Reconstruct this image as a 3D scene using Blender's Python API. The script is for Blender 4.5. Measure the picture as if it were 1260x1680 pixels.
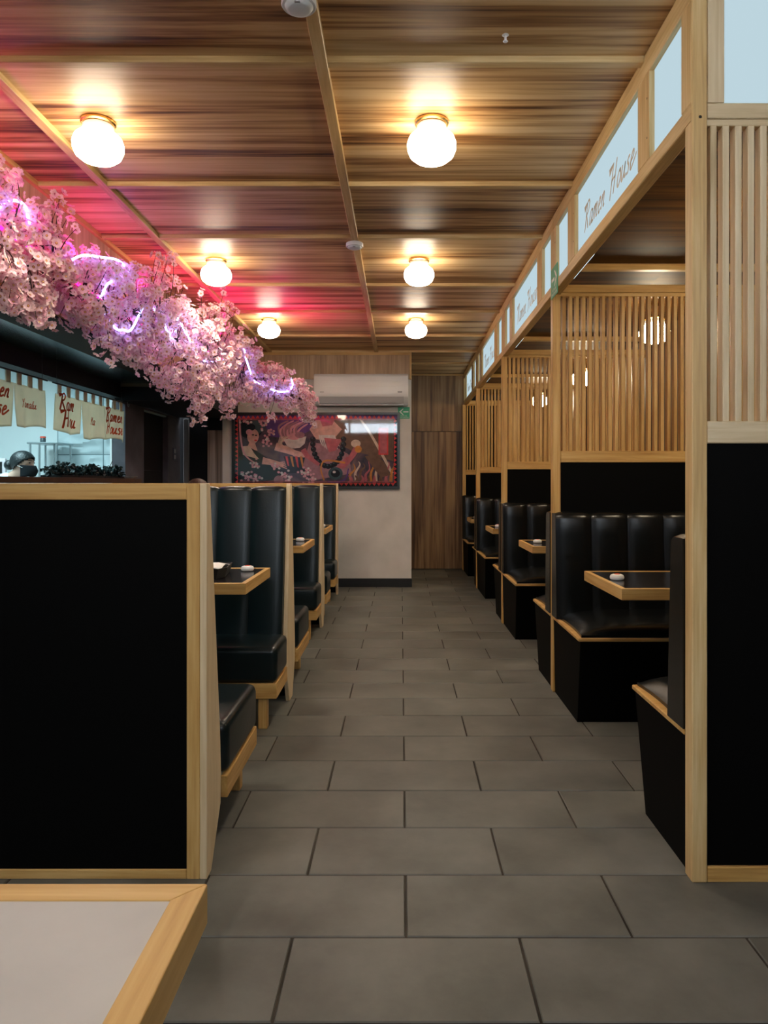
import bpy, bmesh, math, random
from mathutils import Vector, Matrix, noise
random.seed(7)
scene = bpy.context.scene
for o in list(bpy.data.objects): bpy.data.objects.remove(o)
COL = scene.collection
PI = math.pi

# ------------------------------------------------------------------ camera
cd = bpy.data.cameras.new('camera'); cam = bpy.data.objects.new('camera', cd); COL.objects.link(cam)
cam.location = (0, 0, 1.2); cam.rotation_euler = (PI/2, 0, 0)
cd.sensor_fit = 'AUTO'; cd.sensor_width = 36; cd.lens = 1175/1680*36
cd.shift_x = -28/1680; cd.shift_y = -47/1680; cd.clip_start = 0.02; cd.clip_end = 100
scene.camera = cam
# ------------------------------------------------------------------ exposure, sky, light levels
vs = scene.view_settings
scene.display_settings.display_device = 'sRGB'
vs.view_transform = 'Standard'; vs.look = 'None'; vs.gamma = 1; vs.use_curve_mapping = False
vs.exposure = 0.45
DAY = 11            # daylight outside the shop front
GLOBE = 16          # radiance of the opal globes
GLOBE_DOWN = 26      # watts of the downward light of every globe
KITCHEN = 36         # watts of each kitchen luminaire
PANEL = 0.56         # radiance of the lit header panels
NEON = 10.0; MAGENTA = 2.6; MAGENTA_UP = 1.8   # watts of each magenta uplight
world = bpy.data.worlds.new('world'); scene.world = world; world.use_nodes = True
bg = world.node_tree.nodes['Background']; bg.inputs[0].default_value = (.80, .90, 1.0, 1); bg.inputs[1].default_value = DAY
def area(name, loc, rot, sx, sy, power, col, portal=False, parent=None, spread=None):
    l = bpy.data.lights.new(name, 'AREA'); l.shape = 'RECTANGLE'; l.size = sx; l.size_y = sy; l.energy = power; l.color = col
    if portal: l.cycles.is_portal = True
    if spread: l.spread = spread
    o = bpy.data.objects.new(name, l); COL.objects.link(o); o.rotation_euler = rot
    if parent is None: o.location = loc
    else: o.parent = parent; o.location = Vector(loc) - wloc(parent)
    return o
def wloc(o):
    v = Vector((0, 0, 0))
    while o is not None: v = v + o.location; o = o.parent
    return v
area('window_portal', (.15, -1.62, 2.46), (-PI/2, 0, 0), 3.9, .52, 1, (1, 1, 1), portal=True)

# ------------------------------------------------------------------ materials
def nmat(name):
    m = bpy.data.materials.new(name); m.use_nodes = True
    nt = m.node_tree; b = nt.nodes['Principled BSDF']
    return m, nt, b
def plain(name, col, rough=.5, spec=.5, metal=0, var=0, vscale=8, bump=0, bscale=40, coat=0):
    m, nt, b = nmat(name)
    b.inputs['Base Color'].default_value = (*col, 1); b.inputs['Roughness'].default_value = rough
    b.inputs['Specular IOR Level'].default_value = spec; b.inputs['Metallic'].default_value = metal
    b.inputs['Coat Weight'].default_value = coat
    tc = nt.nodes.new('ShaderNodeTexCoord')
    if var:
        n = nt.nodes.new('ShaderNodeTexNoise'); n.inputs['Scale'].default_value = vscale; n.inputs['Detail'].default_value = 6
        nt.links.new(tc.outputs['Object'], n.inputs['Vector'])
        r = nt.nodes.new('ShaderNodeValToRGB')
        r.color_ramp.elements[0].position = .3; r.color_ramp.elements[1].position = .7
        r.color_ramp.elements[0].color = (*[c*(1-var) for c in col], 1); r.color_ramp.elements[1].color = (*[min(1, c*(1+var)) for c in col], 1)
        nt.links.new(n.outputs['Fac'], r.inputs['Fac']); nt.links.new(r.outputs['Color'], b.inputs['Base Color'])
    if bump:
        n2 = nt.nodes.new('ShaderNodeTexNoise'); n2.inputs['Scale'].default_value = bscale; n2.inputs['Detail'].default_value = 4
        nt.links.new(tc.outputs['Object'], n2.inputs['Vector'])
        bp = nt.nodes.new('ShaderNodeBump'); bp.inputs['Strength'].default_value = bump; bp.inputs['Distance'].default_value = .01
        nt.links.new(n2.outputs['Fac'], bp.inputs['Height']); nt.links.new(bp.outputs['Normal'], b.inputs['Normal'])
    return m
def wood(name, stops, axis='X', along=.5, cross=11, rough=.45, fine=.25, dist=.6, spec=.4, bump=.08):
    """stops: [(pos,col)...]; grain runs along axis; W offset varies per object and per panel"""
    m, nt, b = nmat(name); L = nt.links.new
    tc = nt.nodes.new('ShaderNodeTexCoord'); mp = nt.nodes.new('ShaderNodeMapping')
    s = [cross]*3; s['XYZ'.index(axis)] = along; mp.inputs['Scale'].default_value = s
    L(tc.outputs['Object'], mp.inputs['Vector'])
    oi = nt.nodes.new('ShaderNodeObjectInfo'); at = nt.nodes.new('ShaderNodeAttribute'); at.attribute_name = 'off'
    ma = nt.nodes.new('ShaderNodeMath'); ma.operation = 'MULTIPLY_ADD'; ma.inputs[1].default_value = 40
    L(oi.outputs['Random'], ma.inputs[0]); L(at.outputs['Fac'], ma.inputs[2])
    n = nt.nodes.new('ShaderNodeTexNoise'); n.noise_dimensions = '4D'
    n.inputs['Scale'].default_value = 1; n.inputs['Detail'].default_value = 5; n.inputs['Roughness'].default_value = .58; n.inputs['Distortion'].default_value = dist
    L(mp.outputs['Vector'], n.inputs['Vector']); L(ma.outputs[0], n.inputs['W'])
    mp2 = nt.nodes.new('ShaderNodeMapping'); s2 = [cross*7]*3; s2['XYZ'.index(axis)] = along*2.5; mp2.inputs['Scale'].default_value = s2
    L(tc.outputs['Object'], mp2.inputs['Vector'])
    n2 = nt.nodes.new('ShaderNodeTexNoise'); n2.noise_dimensions = '4D'; n2.inputs['Scale'].default_value = 1; n2.inputs['Detail'].default_value = 3
    L(mp2.outputs['Vector'], n2.inputs['Vector']); L(ma.outputs[0], n2.inputs['W'])
    mx = nt.nodes.new('ShaderNodeMix'); mx.data_type = 'FLOAT'; mx.inputs[0].default_value = fine
    L(n.outputs['Fac'], mx.inputs[2]); L(n2.outputs['Fac'], mx.inputs[3])
    r = nt.nodes.new('ShaderNodeValToRGB'); e = r.color_ramp.elements
    e[0].position, e[0].color = stops[0][0], (*stops[0][1], 1); e[1].position, e[1].color = stops[-1][0], (*stops[-1][1], 1)
    for p, c in stops[1:-1]:
        k = e.new(p); k.color = (*c, 1)
    L(mx.outputs[0], r.inputs['Fac']); L(r.outputs['Color'], b.inputs['Base Color'])
    b.inputs['Roughness'].default_value = rough; b.inputs['Specular IOR Level'].default_value = spec
    bp = nt.nodes.new('ShaderNodeBump'); bp.inputs['Strength'].default_value = bump; bp.inputs['Distance'].default_value = .004
    L(mx.outputs[0], bp.inputs['Height']); L(bp.outputs['Normal'], b.inputs['Normal'])
    return m
def emit(name, col, strength):
    m = bpy.data.materials.new(name); m.use_nodes = True; nt = m.node_tree; nt.nodes.clear()
    e = nt.nodes.new('ShaderNodeEmission'); e.inputs[0].default_value = (*col, 1); e.inputs[1].default_value = strength
    o = nt.nodes.new('ShaderNodeOutputMaterial'); nt.links.new(e.outputs[0], o.inputs[0]); return m
PINE = [(.34, (.37, .185, .046)), (.5, (.56, .33, .105)), (.66, (.68, .45, .18))]
PALEC = [(.34, (.56, .42, .23)), (.5, (.68, .53, .33)), (.66, (.76, .62, .41))]  # light wood, made paler still for the aisle light on it
PX, PY, PZ = [wood('pine_'+a.lower(), PINE, a, along=1.6, cross=16, rough=.42, fine=.35) for a in 'XYZ']
PALEY = wood('pale_pine_y', PALEC, 'Y', along=1.6, cross=16, rough=.45, fine=.35)
PALE = wood('pale_pine', PALEC, 'Z', along=1.6, cross=16, rough=.45, fine=.35)
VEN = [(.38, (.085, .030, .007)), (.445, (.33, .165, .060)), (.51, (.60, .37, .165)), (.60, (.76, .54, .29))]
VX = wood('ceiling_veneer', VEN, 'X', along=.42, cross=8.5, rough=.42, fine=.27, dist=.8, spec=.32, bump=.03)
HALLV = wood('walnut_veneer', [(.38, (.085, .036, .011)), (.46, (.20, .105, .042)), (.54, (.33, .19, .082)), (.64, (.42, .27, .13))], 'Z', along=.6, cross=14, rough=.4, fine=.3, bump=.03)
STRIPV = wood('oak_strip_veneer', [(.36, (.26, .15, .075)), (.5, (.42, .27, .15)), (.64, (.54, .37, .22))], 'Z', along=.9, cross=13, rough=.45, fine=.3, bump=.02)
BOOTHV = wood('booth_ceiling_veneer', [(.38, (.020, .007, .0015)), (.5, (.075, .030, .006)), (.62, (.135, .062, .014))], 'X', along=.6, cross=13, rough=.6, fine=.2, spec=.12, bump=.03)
LEATHER_LIT = plain('cyan_lit_leather', (.003, .0085, .0105), .3, .32, bump=.06, bscale=160)  # black leather with the kitchen's cyan light put into its colour
BATC = [(.34, (.42, .255, .10)), (.5, (.60, .40, .17)), (.66, (.74, .55, .29))]
BATX, BATY, BATZ = [wood('batten_'+a.lower(), BATC, a, along=1.6, cross=16, rough=.45, fine=.35) for a in 'XYZ']
COOLC = [(.34, (.46, .335, .18)), (.5, (.63, .49, .30)), (.66, (.74, .61, .41))]  # pine with the cool light on the nearest screen put into its colour
COOLX, COOLZ = [wood('cool_lit_pine_'+a.lower(), COOLC, a, along=1.6, cross=16, rough=.45, fine=.35) for a in 'XZ']
BLACKP = plain('black_laminate', (.0018, .0018, .0018), .6, .06)
BLACKW = plain('black_paint', (.006, .006, .007), .55, .2)
DARKWALL = plain('dark_plaster', (.075, .072, .085), .6, .3, var=.3, vscale=5)
SOFFIT = plain('cyan_lit_soffit', (.018, .042, .048), .2, .9)  # cyan reflection of the kitchen put into the base colour
LEATHER = plain('black_leather', (.0035, .0045, .0052), .25, .42, bump=.06, bscale=160)
CONC = plain('pale_concrete', (.64, .615, .575), .75, .25, var=.09, vscale=3.5, bump=.05, bscale=30)
BASEB = plain('black_baseboard', (.01, .011, .012), .4, .4)
WHITEP = plain('white_paint', (.78, .82, .82), .6, .3)
TILE3D = plain('white_relief_tile', (.62, .70, .72), .45, .4)
WPLAST = plain('white_plastic', (.78, .78, .78), .3, .5)
GPLAST = plain('grey_plastic', (.30, .30, .31), .35, .5)
DPLAST = plain('black_plastic', (.006, .006, .006), .35, .5)
BRASS = plain('brass', (.80, .55, .22), .25, .5, metal=1)
STEEL = plain('steel', (.45, .5, .52), .3, .5, metal=1)
TABLEB = plain('dark_laminate', (.014, .012, .013), .17, .6, var=.2, vscale=30)
TABLEG = plain('grey_laminate', (.45, .43, .40), .42, .5, var=.07, vscale=9, bump=.02, bscale=60)
REDP = plain('red_plastic', (.75, .09, .05), .4, .4)
SCREWM = plain('dark_screw', (.03, .025, .02), .4, .5, metal=.6)
LETTER = plain('brown_vinyl_letter', (.42, .36, .28), .6, .2)
LETTER.node_tree.nodes['Principled BSDF'].inputs['Emission Color'].default_value = (.40, .36, .30, 1)   # film over the backlit panel
LETTER.node_tree.nodes['Principled BSDF'].inputs['Emission Strength'].default_value = .20
GREEN = plain('sign_green', (.03, .34, .17), .45, .4)
SIGNW = plain('sign_white', (.75, .80, .76), .45, .4)
GLOBEM = emit('opal_globe_glow', (1.0, .83, .62), GLOBE)
BGLOBEM = emit('booth_globe_glow', (1.0, .82, .56), 42)
PANELM = emit('lit_acrylic', (.66, .86, .95), PANEL)
NEONM = emit('neon_blue', (.34, .33, 1.0), NEON)
MAGM = emit('neon_magenta', (1.0, .02, .30), MAGENTA)
LEDM = emit('led_strip_cool', (.75, .95, 1.0), 1.6)
REDM = emit('display_red', (1.0, .04, .12), 1.2)
PAPER = plain('white_paper', (.8, .8, .8), .6, .3)

def floor_mat():
    m, nt, b = nmat('slate_tile'); L = nt.links.new
    tc = nt.nodes.new('ShaderNodeTexCoord'); at = nt.nodes.new('ShaderNodeAttribute'); at.attribute_name = 'off'
    n = nt.nodes.new('ShaderNodeTexNoise'); n.noise_dimensions = '4D'; n.inputs['Scale'].default_value = 3.2; n.inputs['Detail'].default_value = 7; n.inputs['Roughness'].default_value = .6
    L(tc.outputs['Object'], n.inputs['Vector']); L(at.outputs['Fac'], n.inputs['W'])
    r = nt.nodes.new('ShaderNodeValToRGB'); e = r.color_ramp.elements
    e[0].position = .32; e[0].color = (.078, .078, .067, 1); e[1].position = .7; e[1].color = (.166, .163, .142, 1)
    L(n.outputs['Fac'], r.inputs['Fac']); L(r.outputs['Color'], b.inputs['Base Color'])
    rr = nt.nodes.new('ShaderNodeMapRange'); rr.inputs[3].default_value = .34; rr.inputs[4].default_value = .62
    L(n.outputs['Fac'], rr.inputs[0]); L(rr.outputs[0], b.inputs['Roughness'])
    b.inputs['Specular IOR Level'].default_value = .35
    n2 = nt.nodes.new('ShaderNodeTexNoise'); n2.inputs['Scale'].default_value = 14; n2.inputs['Detail'].default_value = 5
    L(tc.outputs['Object'], n2.inputs['Vector'])
    bp = nt.nodes.new('ShaderNodeBump'); bp.inputs['Strength'].default_value = .10; bp.inputs['Distance'].default_value = .01
    L(n2.outputs['Fac'], bp.inputs['Height']); L(bp.outputs['Normal'], b.inputs['Normal'])
    return m
FLOORM = floor_mat()
GROUT = plain('grout', (.035, .03, .024), .8, .2, var=.6, vscale=5)

# ------------------------------------------------------------------ mesh helpers
class MB:
    def __init__(s): s.bm = bmesh.new(); s.off = {}
    def face(s, pts, mat=0):
        f = s.bm.faces.new([s.bm.verts.new(p) for p in pts]); f.material_index = mat; return f
    def box(s, x0, x1, y0, y1, z0, z1, bev=0, seg=2, mat=0):
        if x0 > x1: x0, x1 = x1, x0
        if y0 > y1: y0, y1 = y1, y0
        if z0 > z1: z0, z1 = z1, z0
        v = [s.bm.verts.new((x, y, z)) for z in (z0, z1) for y in (y0, y1) for x in (x0, x1)]
        fs = [s.bm.faces.new([v[i] for i in q]) for q in ((0,2,3,1),(4,5,7,6),(0,1,5,4),(2,6,7,3),(0,4,6,2),(1,3,7,5))]
        for f in fs: f.material_index = mat
        if bev:
            es = list({e for f in fs for e in f.edges})
            r = bmesh.ops.bevel(s.bm, geom=es, offset=bev, segments=seg, profile=.5, affect='EDGES')
            for f in r['faces']: f.material_index = mat
        return s
    def prism(s, poly, axis, a, b, mat=0, bev=0):
        """poly: 2D points in the plane of the other two axes (cyclic order X->YZ, Y->XZ, Z->XY)"""
        def P(p, t): return {'X': (t, p[0], p[1]), 'Y': (p[0], t, p[1]), 'Z': (p[0], p[1], t)}[axis]
        A = [s.bm.verts.new(P(p, a)) for p in poly]; B = [s.bm.verts.new(P(p, b)) for p in poly]
        fs = [s.bm.faces.new(A[::-1]), s.bm.faces.new(B)]
        n = len(poly)
        for i in range(n): fs.append(s.bm.faces.new([A[i], A[(i+1) % n], B[(i+1) % n], B[i]]))
        for f in fs: f.material_index = mat
        if bev:
            es = list({e for f in fs for e in f.edges}); bmesh.ops.bevel(s.bm, geom=es, offset=bev, segments=2, profile=.5, affect='EDGES')
        return s
    def loft(s, rings, mat=0, cap=True, closed=True):
        R = [[s.bm.verts.new(p) for p in r] for r in rings]; n = len(R[0])
        for a, b in zip(R, R[1:]):
            for i in range(n if closed else n-1):
                f = s.bm.faces.new([a[i], a[(i+1) % n], b[(i+1) % n], b[i]]); f.material_index = mat
        if cap:
            for r in (R[0][::-1], R[-1]):
                f = s.bm.faces.new(r); f.material_index = mat
        return s
    def tube(s, pts, r, n=8, mat=0):
        pts = [Vector(p) for p in pts]; rings = []
        rr = r if isinstance(r, (list, tuple)) else [r]*len(pts)
        up = Vector((0, 0, 1))
        for i, p in enumerate(pts):
            d = (pts[min(i+1, len(pts)-1)] - pts[max(i-1, 0)])
            if d.length < 1e-9: d = Vector((0, 0, 1))
            d.normalize()
            a = d.cross(up)
            if a.length < .05: a = d.cross(Vector((1, 0, 0)))
            a.normalize(); b = d.cross(a)
            rings.append([p + rr[i]*(math.cos(2*PI*k/n)*a + math.sin(2*PI*k/n)*b) for k in range(n)])
        return s.loft(rings, mat)
    def lathe(s, prof, c, n=28, mat=0):
        rings = [[(c[0]+r*math.cos(2*PI*k/n), c[1]+r*math.sin(2*PI*k/n), c[2]+z) for k in range(n)] for r, z in prof]
        return s.loft(rings, mat)
    def ball(s, c, r, n=16, mat=0):
        rx, ry, rz = r if isinstance(r, (tuple, list)) else (r, r, r)
        m = n//2; rings = []
        for j in range(1, m):
            t = PI*j/m - PI/2
            rings.append([(c[0]+rx*math.cos(t)*math.cos(2*PI*k/n), c[1]+ry*math.cos(t)*math.sin(2*PI*k/n), c[2]+rz*math.sin(t)) for k in range(n)])
        return s.loft(rings, mat)
    def build(s, name, mats, parent=None, smooth=None, structure=False):
        bm = s.bm
        bmesh.ops.recalc_face_normals(bm, faces=bm.faces[:]) if smooth != 'keep' else None
        off = wloc(parent) if parent else Vector((0, 0, 0))
        if smooth:
            for f in bm.faces: f.smooth = True
            for e in bm.edges:
                if len(e.link_faces) == 2 and e.calc_face_angle(0) > math.radians(40): e.smooth = False
        if not parent and not structure and bm.verts:      # origin at the base of the thing
            xs = [v.co for v in bm.verts]
            org = Vector((sum(v.x for v in xs)/len(xs), sum(v.y for v in xs)/len(xs), min(v.z for v in xs)))
        else: org = off
        for v in bm.verts: v.co -= org
        me = bpy.data.meshes.new(name); bm.to_mesh(me); bm.free()
        for m in (mats if isinstance(mats, (list, tuple)) else [mats]): me.materials.append(m)
        o = bpy.data.objects.new(name, me); COL.objects.link(o)
        if parent: o.parent = parent
        else: o.location = org
        if structure: o['kind'] = 'structure'
        return o
def facevar(o, fn):
    """per-face float attribute 'off' so that every panel or tile has its own grain"""
    a = o.data.attributes.new('off', 'FLOAT', 'FACE')
    for p in o.data.polygons: a.data[p.index].value = fn(p)
def thing(name, label, cat, loc, group=None):
    o = bpy.data.objects.new(name, None); COL.objects.link(o); o.location = loc; o.empty_display_size = .1
    o['label'] = label; o['category'] = cat
    if group: o['group'] = group
    return o
def tag(o, label, cat, group=None):
    o['label'] = label; o['category'] = cat
    if group: o['group'] = group
    return o
def struct(name, mb, mats, smooth=None): return mb.build(name, mats, None, smooth, structure=True)
def dup(root, loc, label=None):
    def rec(o, parent):
        c = o.copy(); COL.objects.link(c)
        if parent: c.parent = parent
        for ch in o.children: rec(ch, c)
        return c
    r = rec(root, None); r.location = loc
    if label: r['label'] = label
    return r
def smoothline(pts, sub=6):
    pts = [Vector(p) for p in pts]; out = []
    for i in range(len(pts)-1):
        p0 = pts[max(i-1, 0)]; p1 = pts[i]; p2 = pts[i+1]; p3 = pts[min(i+2, len(pts)-1)]
        for k in range(sub):
            t = k/sub
            out.append(.5*((2*p1)+(p2-p0)*t+(2*p0-5*p1+4*p2-p3)*t*t+(3*p1-p0-3*p2+p3)*t**3))
    out.append(pts[-1]); return out

# ------------------------------------------------------------------ brush script lettering
GL = {
 'R': (1.0, [[(-.38,1.72),(.2,1.98)], [(.24,2.0),(.12,1.0),(0,-.1)], [(.24,1.98),(.55,2.06),(.74,1.75),(.55,1.3),(.16,1.08)], [(.2,1.08),(.42,.6),(.66,0)]]),
 'a': (.78, [[(.52,.92),(.28,1.0),(.06,.6),(.06,.1),(.3,.06),(.52,.6),(.6,.98)], [(.6,.98),(.5,.35),(.54,.02),(.74,.14)]]),
 'm': (1.0, [[(.12,1.0),(0,0)], [(.03,.4),(.28,.96),(.4,.86),(.3,0)], [(.33,.4),(.6,.96),(.72,.84),(.64,.08),(.84,.12)]]),
 'e': (.68, [[(.06,.48),(.38,.62),(.46,.88),(.28,1.0),(.08,.66),(.05,.25),(.2,0),(.58,.24)]]),
 'n': (.78, [[(.12,1.0),(0,0)], [(.03,.4),(.32,.98),(.46,.84),(.38,.1),(.6,.14)]]),
 'H': (1.12, [[(-.5,1.72),(.18,1.98)], [(.2,2.06),(.1,1.0),(-.04,-.25)], [(.78,2.1),(.64,1.0),(.52,-.05)], [(.06,.92),(.4,1.02),(.72,1.06)]]),
 'o': (.7, [[(.3,1.0),(.08,.7),(.06,.2),(.26,0),(.5,.3),(.52,.76),(.3,1.0),(.55,.92)]]),
 'u': (.8, [[(.1,1.0),(.02,.3),(.16,.02),(.4,.36),(.54,1.0)], [(.54,1.0),(.46,.25),(.6,.06),(.76,.2)]]),
 's': (.6, [[(.46,.9),(.28,1.0),(.14,.74),(.34,.46),(.3,.08),(.04,.06)]]),
 'E': (.9, [[(.06,.48),(.38,.62),(.46,.88),(.28,1.0),(.08,.66),(.05,.25),(.2,0),(.9,.62)]]),
 'Y': (.9, [[(.0,1.7),(.2,1.1),(.35,1.0)], [(.7,1.9),(.35,1.0),(.05,-.2)]]),
 't': (.5, [[(.3,1.6),(.14,.2),(.4,.1)], [(0,1.05),(.45,1.1)]]),
 'l': (.4, [[(.25,1.8),(.1,.2),(.32,.1)]]),
 'M': (1.2, [[(-.35,.1),(-.1,.1),(.3,1.7)], [(.3,1.7),(.4,.5)], [(.4,.5),(.85,1.75)], [(.85,1.75),(.85,.1),(1.05,.2)]]),
 ' ': (.95, []),
}
def script(mb, text, fn, h, pen, slant=.28, flag=2.6, mat=0):
    """flat ribbons; fn(u,v)->3D point; h = x-height in metres"""
    x = 0
    for ch in text:
        adv, strokes = GL[ch]
        for si, st in enumerate(strokes):
            wide = flag if (ch in 'RH' and si == 0) else 1
            pts = smoothline([(p[0], p[1], 0) for p in st], 5 if len(st) > 2 else 2)
            n = len(pts); L = []; Rr = []
            for i, p in enumerate(pts):
                d = pts[min(i+1, n-1)] - pts[max(i-1, 0)]
                d.normalize() if d.length else None
                nx, ny = -d.y, d.x
                w = pen*wide*(1.0 if wide == 1 else (1.1 - .75*i/(n-1)))*(.75 if (wide == 1 and i in (0, n-1)) else 1)
                for lst, sg in ((L, 1), (Rr, -1)):
                    u = p.x*h + nx*w*sg/2; v = p.y*h + ny*w*sg/2
                    lst.append(fn(x + u + slant*v, v))
            for i in range(n-1):
                mb.face([L[i], L[i+1], Rr[i+1], Rr[i]], mat)
        x += adv*h
    return x
def script_letters(name, mat, parent, text, fn, h, pen, slant, flag):
    x = 0
    for ch in text:
        if GL[ch][1]:
            mb = MB(); script(mb, ch, lambda u, v, x=x: fn(x+u, v), h, pen, slant, flag); mb.build(name, mat, parent)
        x += GL[ch][0]*h
def textwidth(text, h): return sum(GL[c][0] for c in text)*h
def fonttext(txt, size, fn, mb, mat=0):
    cu = bpy.data.curves.new('t', 'FONT'); cu.body = txt; cu.size = size; cu.align_x = 'CENTER'; cu.align_y = 'CENTER'
    cu.resolution_u = 2
    o = bpy.data.objects.new('t', cu); COL.objects.link(o)
    dg = bpy.context.evaluated_depsgraph_get(); me = bpy.data.meshes.new_from_object(o.evaluated_get(dg))
    for p in me.polygons: mb.face([fn(me.vertices[i].co.x, me.vertices[i].co.y) for i in p.vertices], mat)
    bpy.data.objects.remove(o); bpy.data.curves.remove(cu); bpy.data.meshes.remove(me)

# ================================================================== SETTING
CEIL = 2.736; BAT = 2.712
# floor: running-bond slate tiles 60 x 30
m = MB(); m.box(-5.2, 2.3, -1.7, 10.6, -.06, -.0035, mat=1)
row = .301; g = .0028; k0 = 2.196
tiles = []
for r in range(-13, 28):
    y0 = k0 + r*row; y1 = y0 + row
    xo = .013 + (.3 if r % 2 == 0 else 0)
    for c in range(-9, 5):
        x0 = xo + c*.6; x1 = x0+.6
        if x1 < -5 or x0 > 2.2: continue
        tiles.append((x0, x1, y0, y1))
fl_first = 6
for (x0, x1, y0, y1) in tiles:
    a = [(x0+g, y0+g), (x1-g, y0+g), (x1-g, y1-g), (x0+g, y1-g)]
    b = .0025; dz = random.uniform(-.0004, .0004)
    t = [m.bm.verts.new((p[0]+(b if i in (0, 3) else -b), p[1]+(b if i < 2 else -b), dz)) for i, p in enumerate(a)]
    q = [m.bm.verts.new((p[0], p[1], -.004)) for p in a]
    m.bm.faces.new(t)
    for i in range(4): m.bm.faces.new([q[i], q[(i+1) % 4], t[(i+1) % 4], t[i]])
fl = struct('floor', m, [FLOORM, GROUT])
facevar(fl, lambda p: (math.floor((p.center.y-k0)/row)*7.13 + math.floor(p.center.x/.3)*3.7) % 50)

# ceiling panels (veneer) + battens
ys = [-1.7, -.06, .74, 1.81, 2.59, 3.66, 4.435, 5.51, 6.36, 7.40, 8.28, 9.1, 10.6]
xs = [-1.87, -1.515, -.287, .93]
m = MB()
for i in range(len(ys)-1):
    for j in range(3): m.box(xs[j], xs[j+1], ys[i], ys[i+1], CEIL, CEIL+.02)
ce = struct('ceiling', m, VX)
facevar(ce, lambda p: (math.floor(p.center.x*1.37+9)*5.3 + sum(p.center.y > y for y in ys)*11.7) % 97)
tn = 0
def trim(mb, mats, smooth=None):
    global tn
    tn += 1; return struct('trim_%d' % tn, mb, mats, smooth)
for y in ys[1:-1]: trim(MB().box(-1.87, .885, y-.019, y+.019, BAT, CEIL+.001, .002, 1), BATX)
for x in xs[1:3]: trim(MB().box(x-.022, x+.022, -1.7, 8.3 if x < -1 else 8.3, BAT-.002, CEIL+.001, .002, 1), BATY)
trim(MB().box(-1.87, -1.845, -1.7, 8.3, BAT-.004, CEIL+.001), PY)

# left soffit with wood fascia, glossy black underside coloured with the kitchen's cyan reflection, black header over the kitchen pass
m = MB(); m.box(-1.885, -1.868, -1.7, 8.3, 2.13, CEIL)
struct('wall_left_fascia', m, STRIPV)
trim(MB().box(-1.89, -1.864, -1.7, 8.3, 2.118, 2.133), PY)
m = MB(); m.box(-2.20, -1.888, -1.7, 6.55, 2.105, 2.128)
struct('wall_left_soffit', m, BLACKW)
struct('wall_left_soffit_inner', MB().box(-2.60, -2.20, -1.7, 6.55, 2.112, 2.130), SOFFIT)
struct('wall_left_bulkhead', MB().box(-2.62, -1.89, 6.55, 8.3, 1.96, 2.14), BLACKW)
trim(MB().box(-2.56, -2.2, 6.535, 6.55, 2.085, 2.112), plain('olive_edge', (.10, .09, .05), .5))
# left wall plane: header, lower wall, pillar, doorway, purple wall
XL = -2.56
struct('wall_left', MB().box(XL-.12, XL, -1.7, 6.55, 1.98, 2.14).box(XL-.12, XL, -1.7, 6.64, 0, 1.2).box(XL-.12, XL, 6.55, 6.64, 1.98, 2.0), BLACKW)
struct('wall_left_pillar', MB().box(XL-.12, XL, 6.645, 7.13, 0, 1.955).box(XL-.12, XL, 7.87, 8.3, 0, 1.955).box(XL-.12, XL, 7.13, 7.87, 1.94, 1.955), DARKWALL)
d = MB(); d.box(XL-.10, XL-.06, 7.13, 7.87, 0.005, 1.94); d.box(XL-.06, XL-.055, 7.2, 7.8, 1.33, 1.337, mat=1)
struct('door_1', d, [BLACKW, BASEB])
trim(MB().box(XL-.05, XL-.02, 7.13, 7.87, 1.925, 1.94), plain('lit_teal_strip', (.35, .5, .52), .4))  # door head strip, the teal light on it put into its colour
# back wall left end: black recess, grey trim, plank panel
YB = 8.30
struct('wall_back_left', MB().box(-2.68, -2.07, YB+.06, YB+.12, 0, 2.0).box(-2.245, -2.07, YB, YB+.06, 1.815, 2.0), BLACKW)
trim(MB().box(-2.53, -2.47, YB+.02, YB+.06, 0, 1.95, .004), plain('grey_trim', (.10, .095, .09), .5))
struct('wall_back_plank', MB().box(-2.245, -2.07, YB+.01, YB+.06, 0, 1.815), wood('grey_plank', [(.35, (.10, .075, .06)), (.5, (.24, .19, .16)), (.66, (.36, .31, .28))], 'Z', along=.5, cross=30, rough=.5))
# back wall
struct('wall_back', MB().box(-2.07, .12, YB, YB+.12, 0, CEIL), CONC)
struct('wall_back_strip', MB().box(-1.868, .105, YB-.02, YB, 2.405, BAT), STRIPV)
trim(MB().box(.10, .122, YB-.024, YB+.12, 2.40, BAT, .002), PZ)
trim(MB().box(-1.868, .122, YB-.035, YB, BAT-.03, BAT), PX)
struct('baseboard_back', MB().box(-2.07, .125, YB-.015, YB, 0, .10, .003), BASEB)
struct('wall_back_return', MB().box(.0, .12, YB+.12, 10.0, 0, CEIL), CONC)
m = MB(); m.box(.12, .9, 10.0, 10.05, 1.927, CEIL); m.box(.12, .9, 10.0, 10.05, 0.01, 1.919)
wh = struct('wall_hall', m, HALLV); facevar(wh, lambda p: 3 if p.center.z > 1.92 else 17)
struct('wall_hall_backing', MB().box(.05, 2.3, 10.06, 10.12, 0, CEIL), BLACKW)
trim(MB().box(.12, .88, 9.975, 10.0, CEIL-.035, CEIL-.01), PX)
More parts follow.
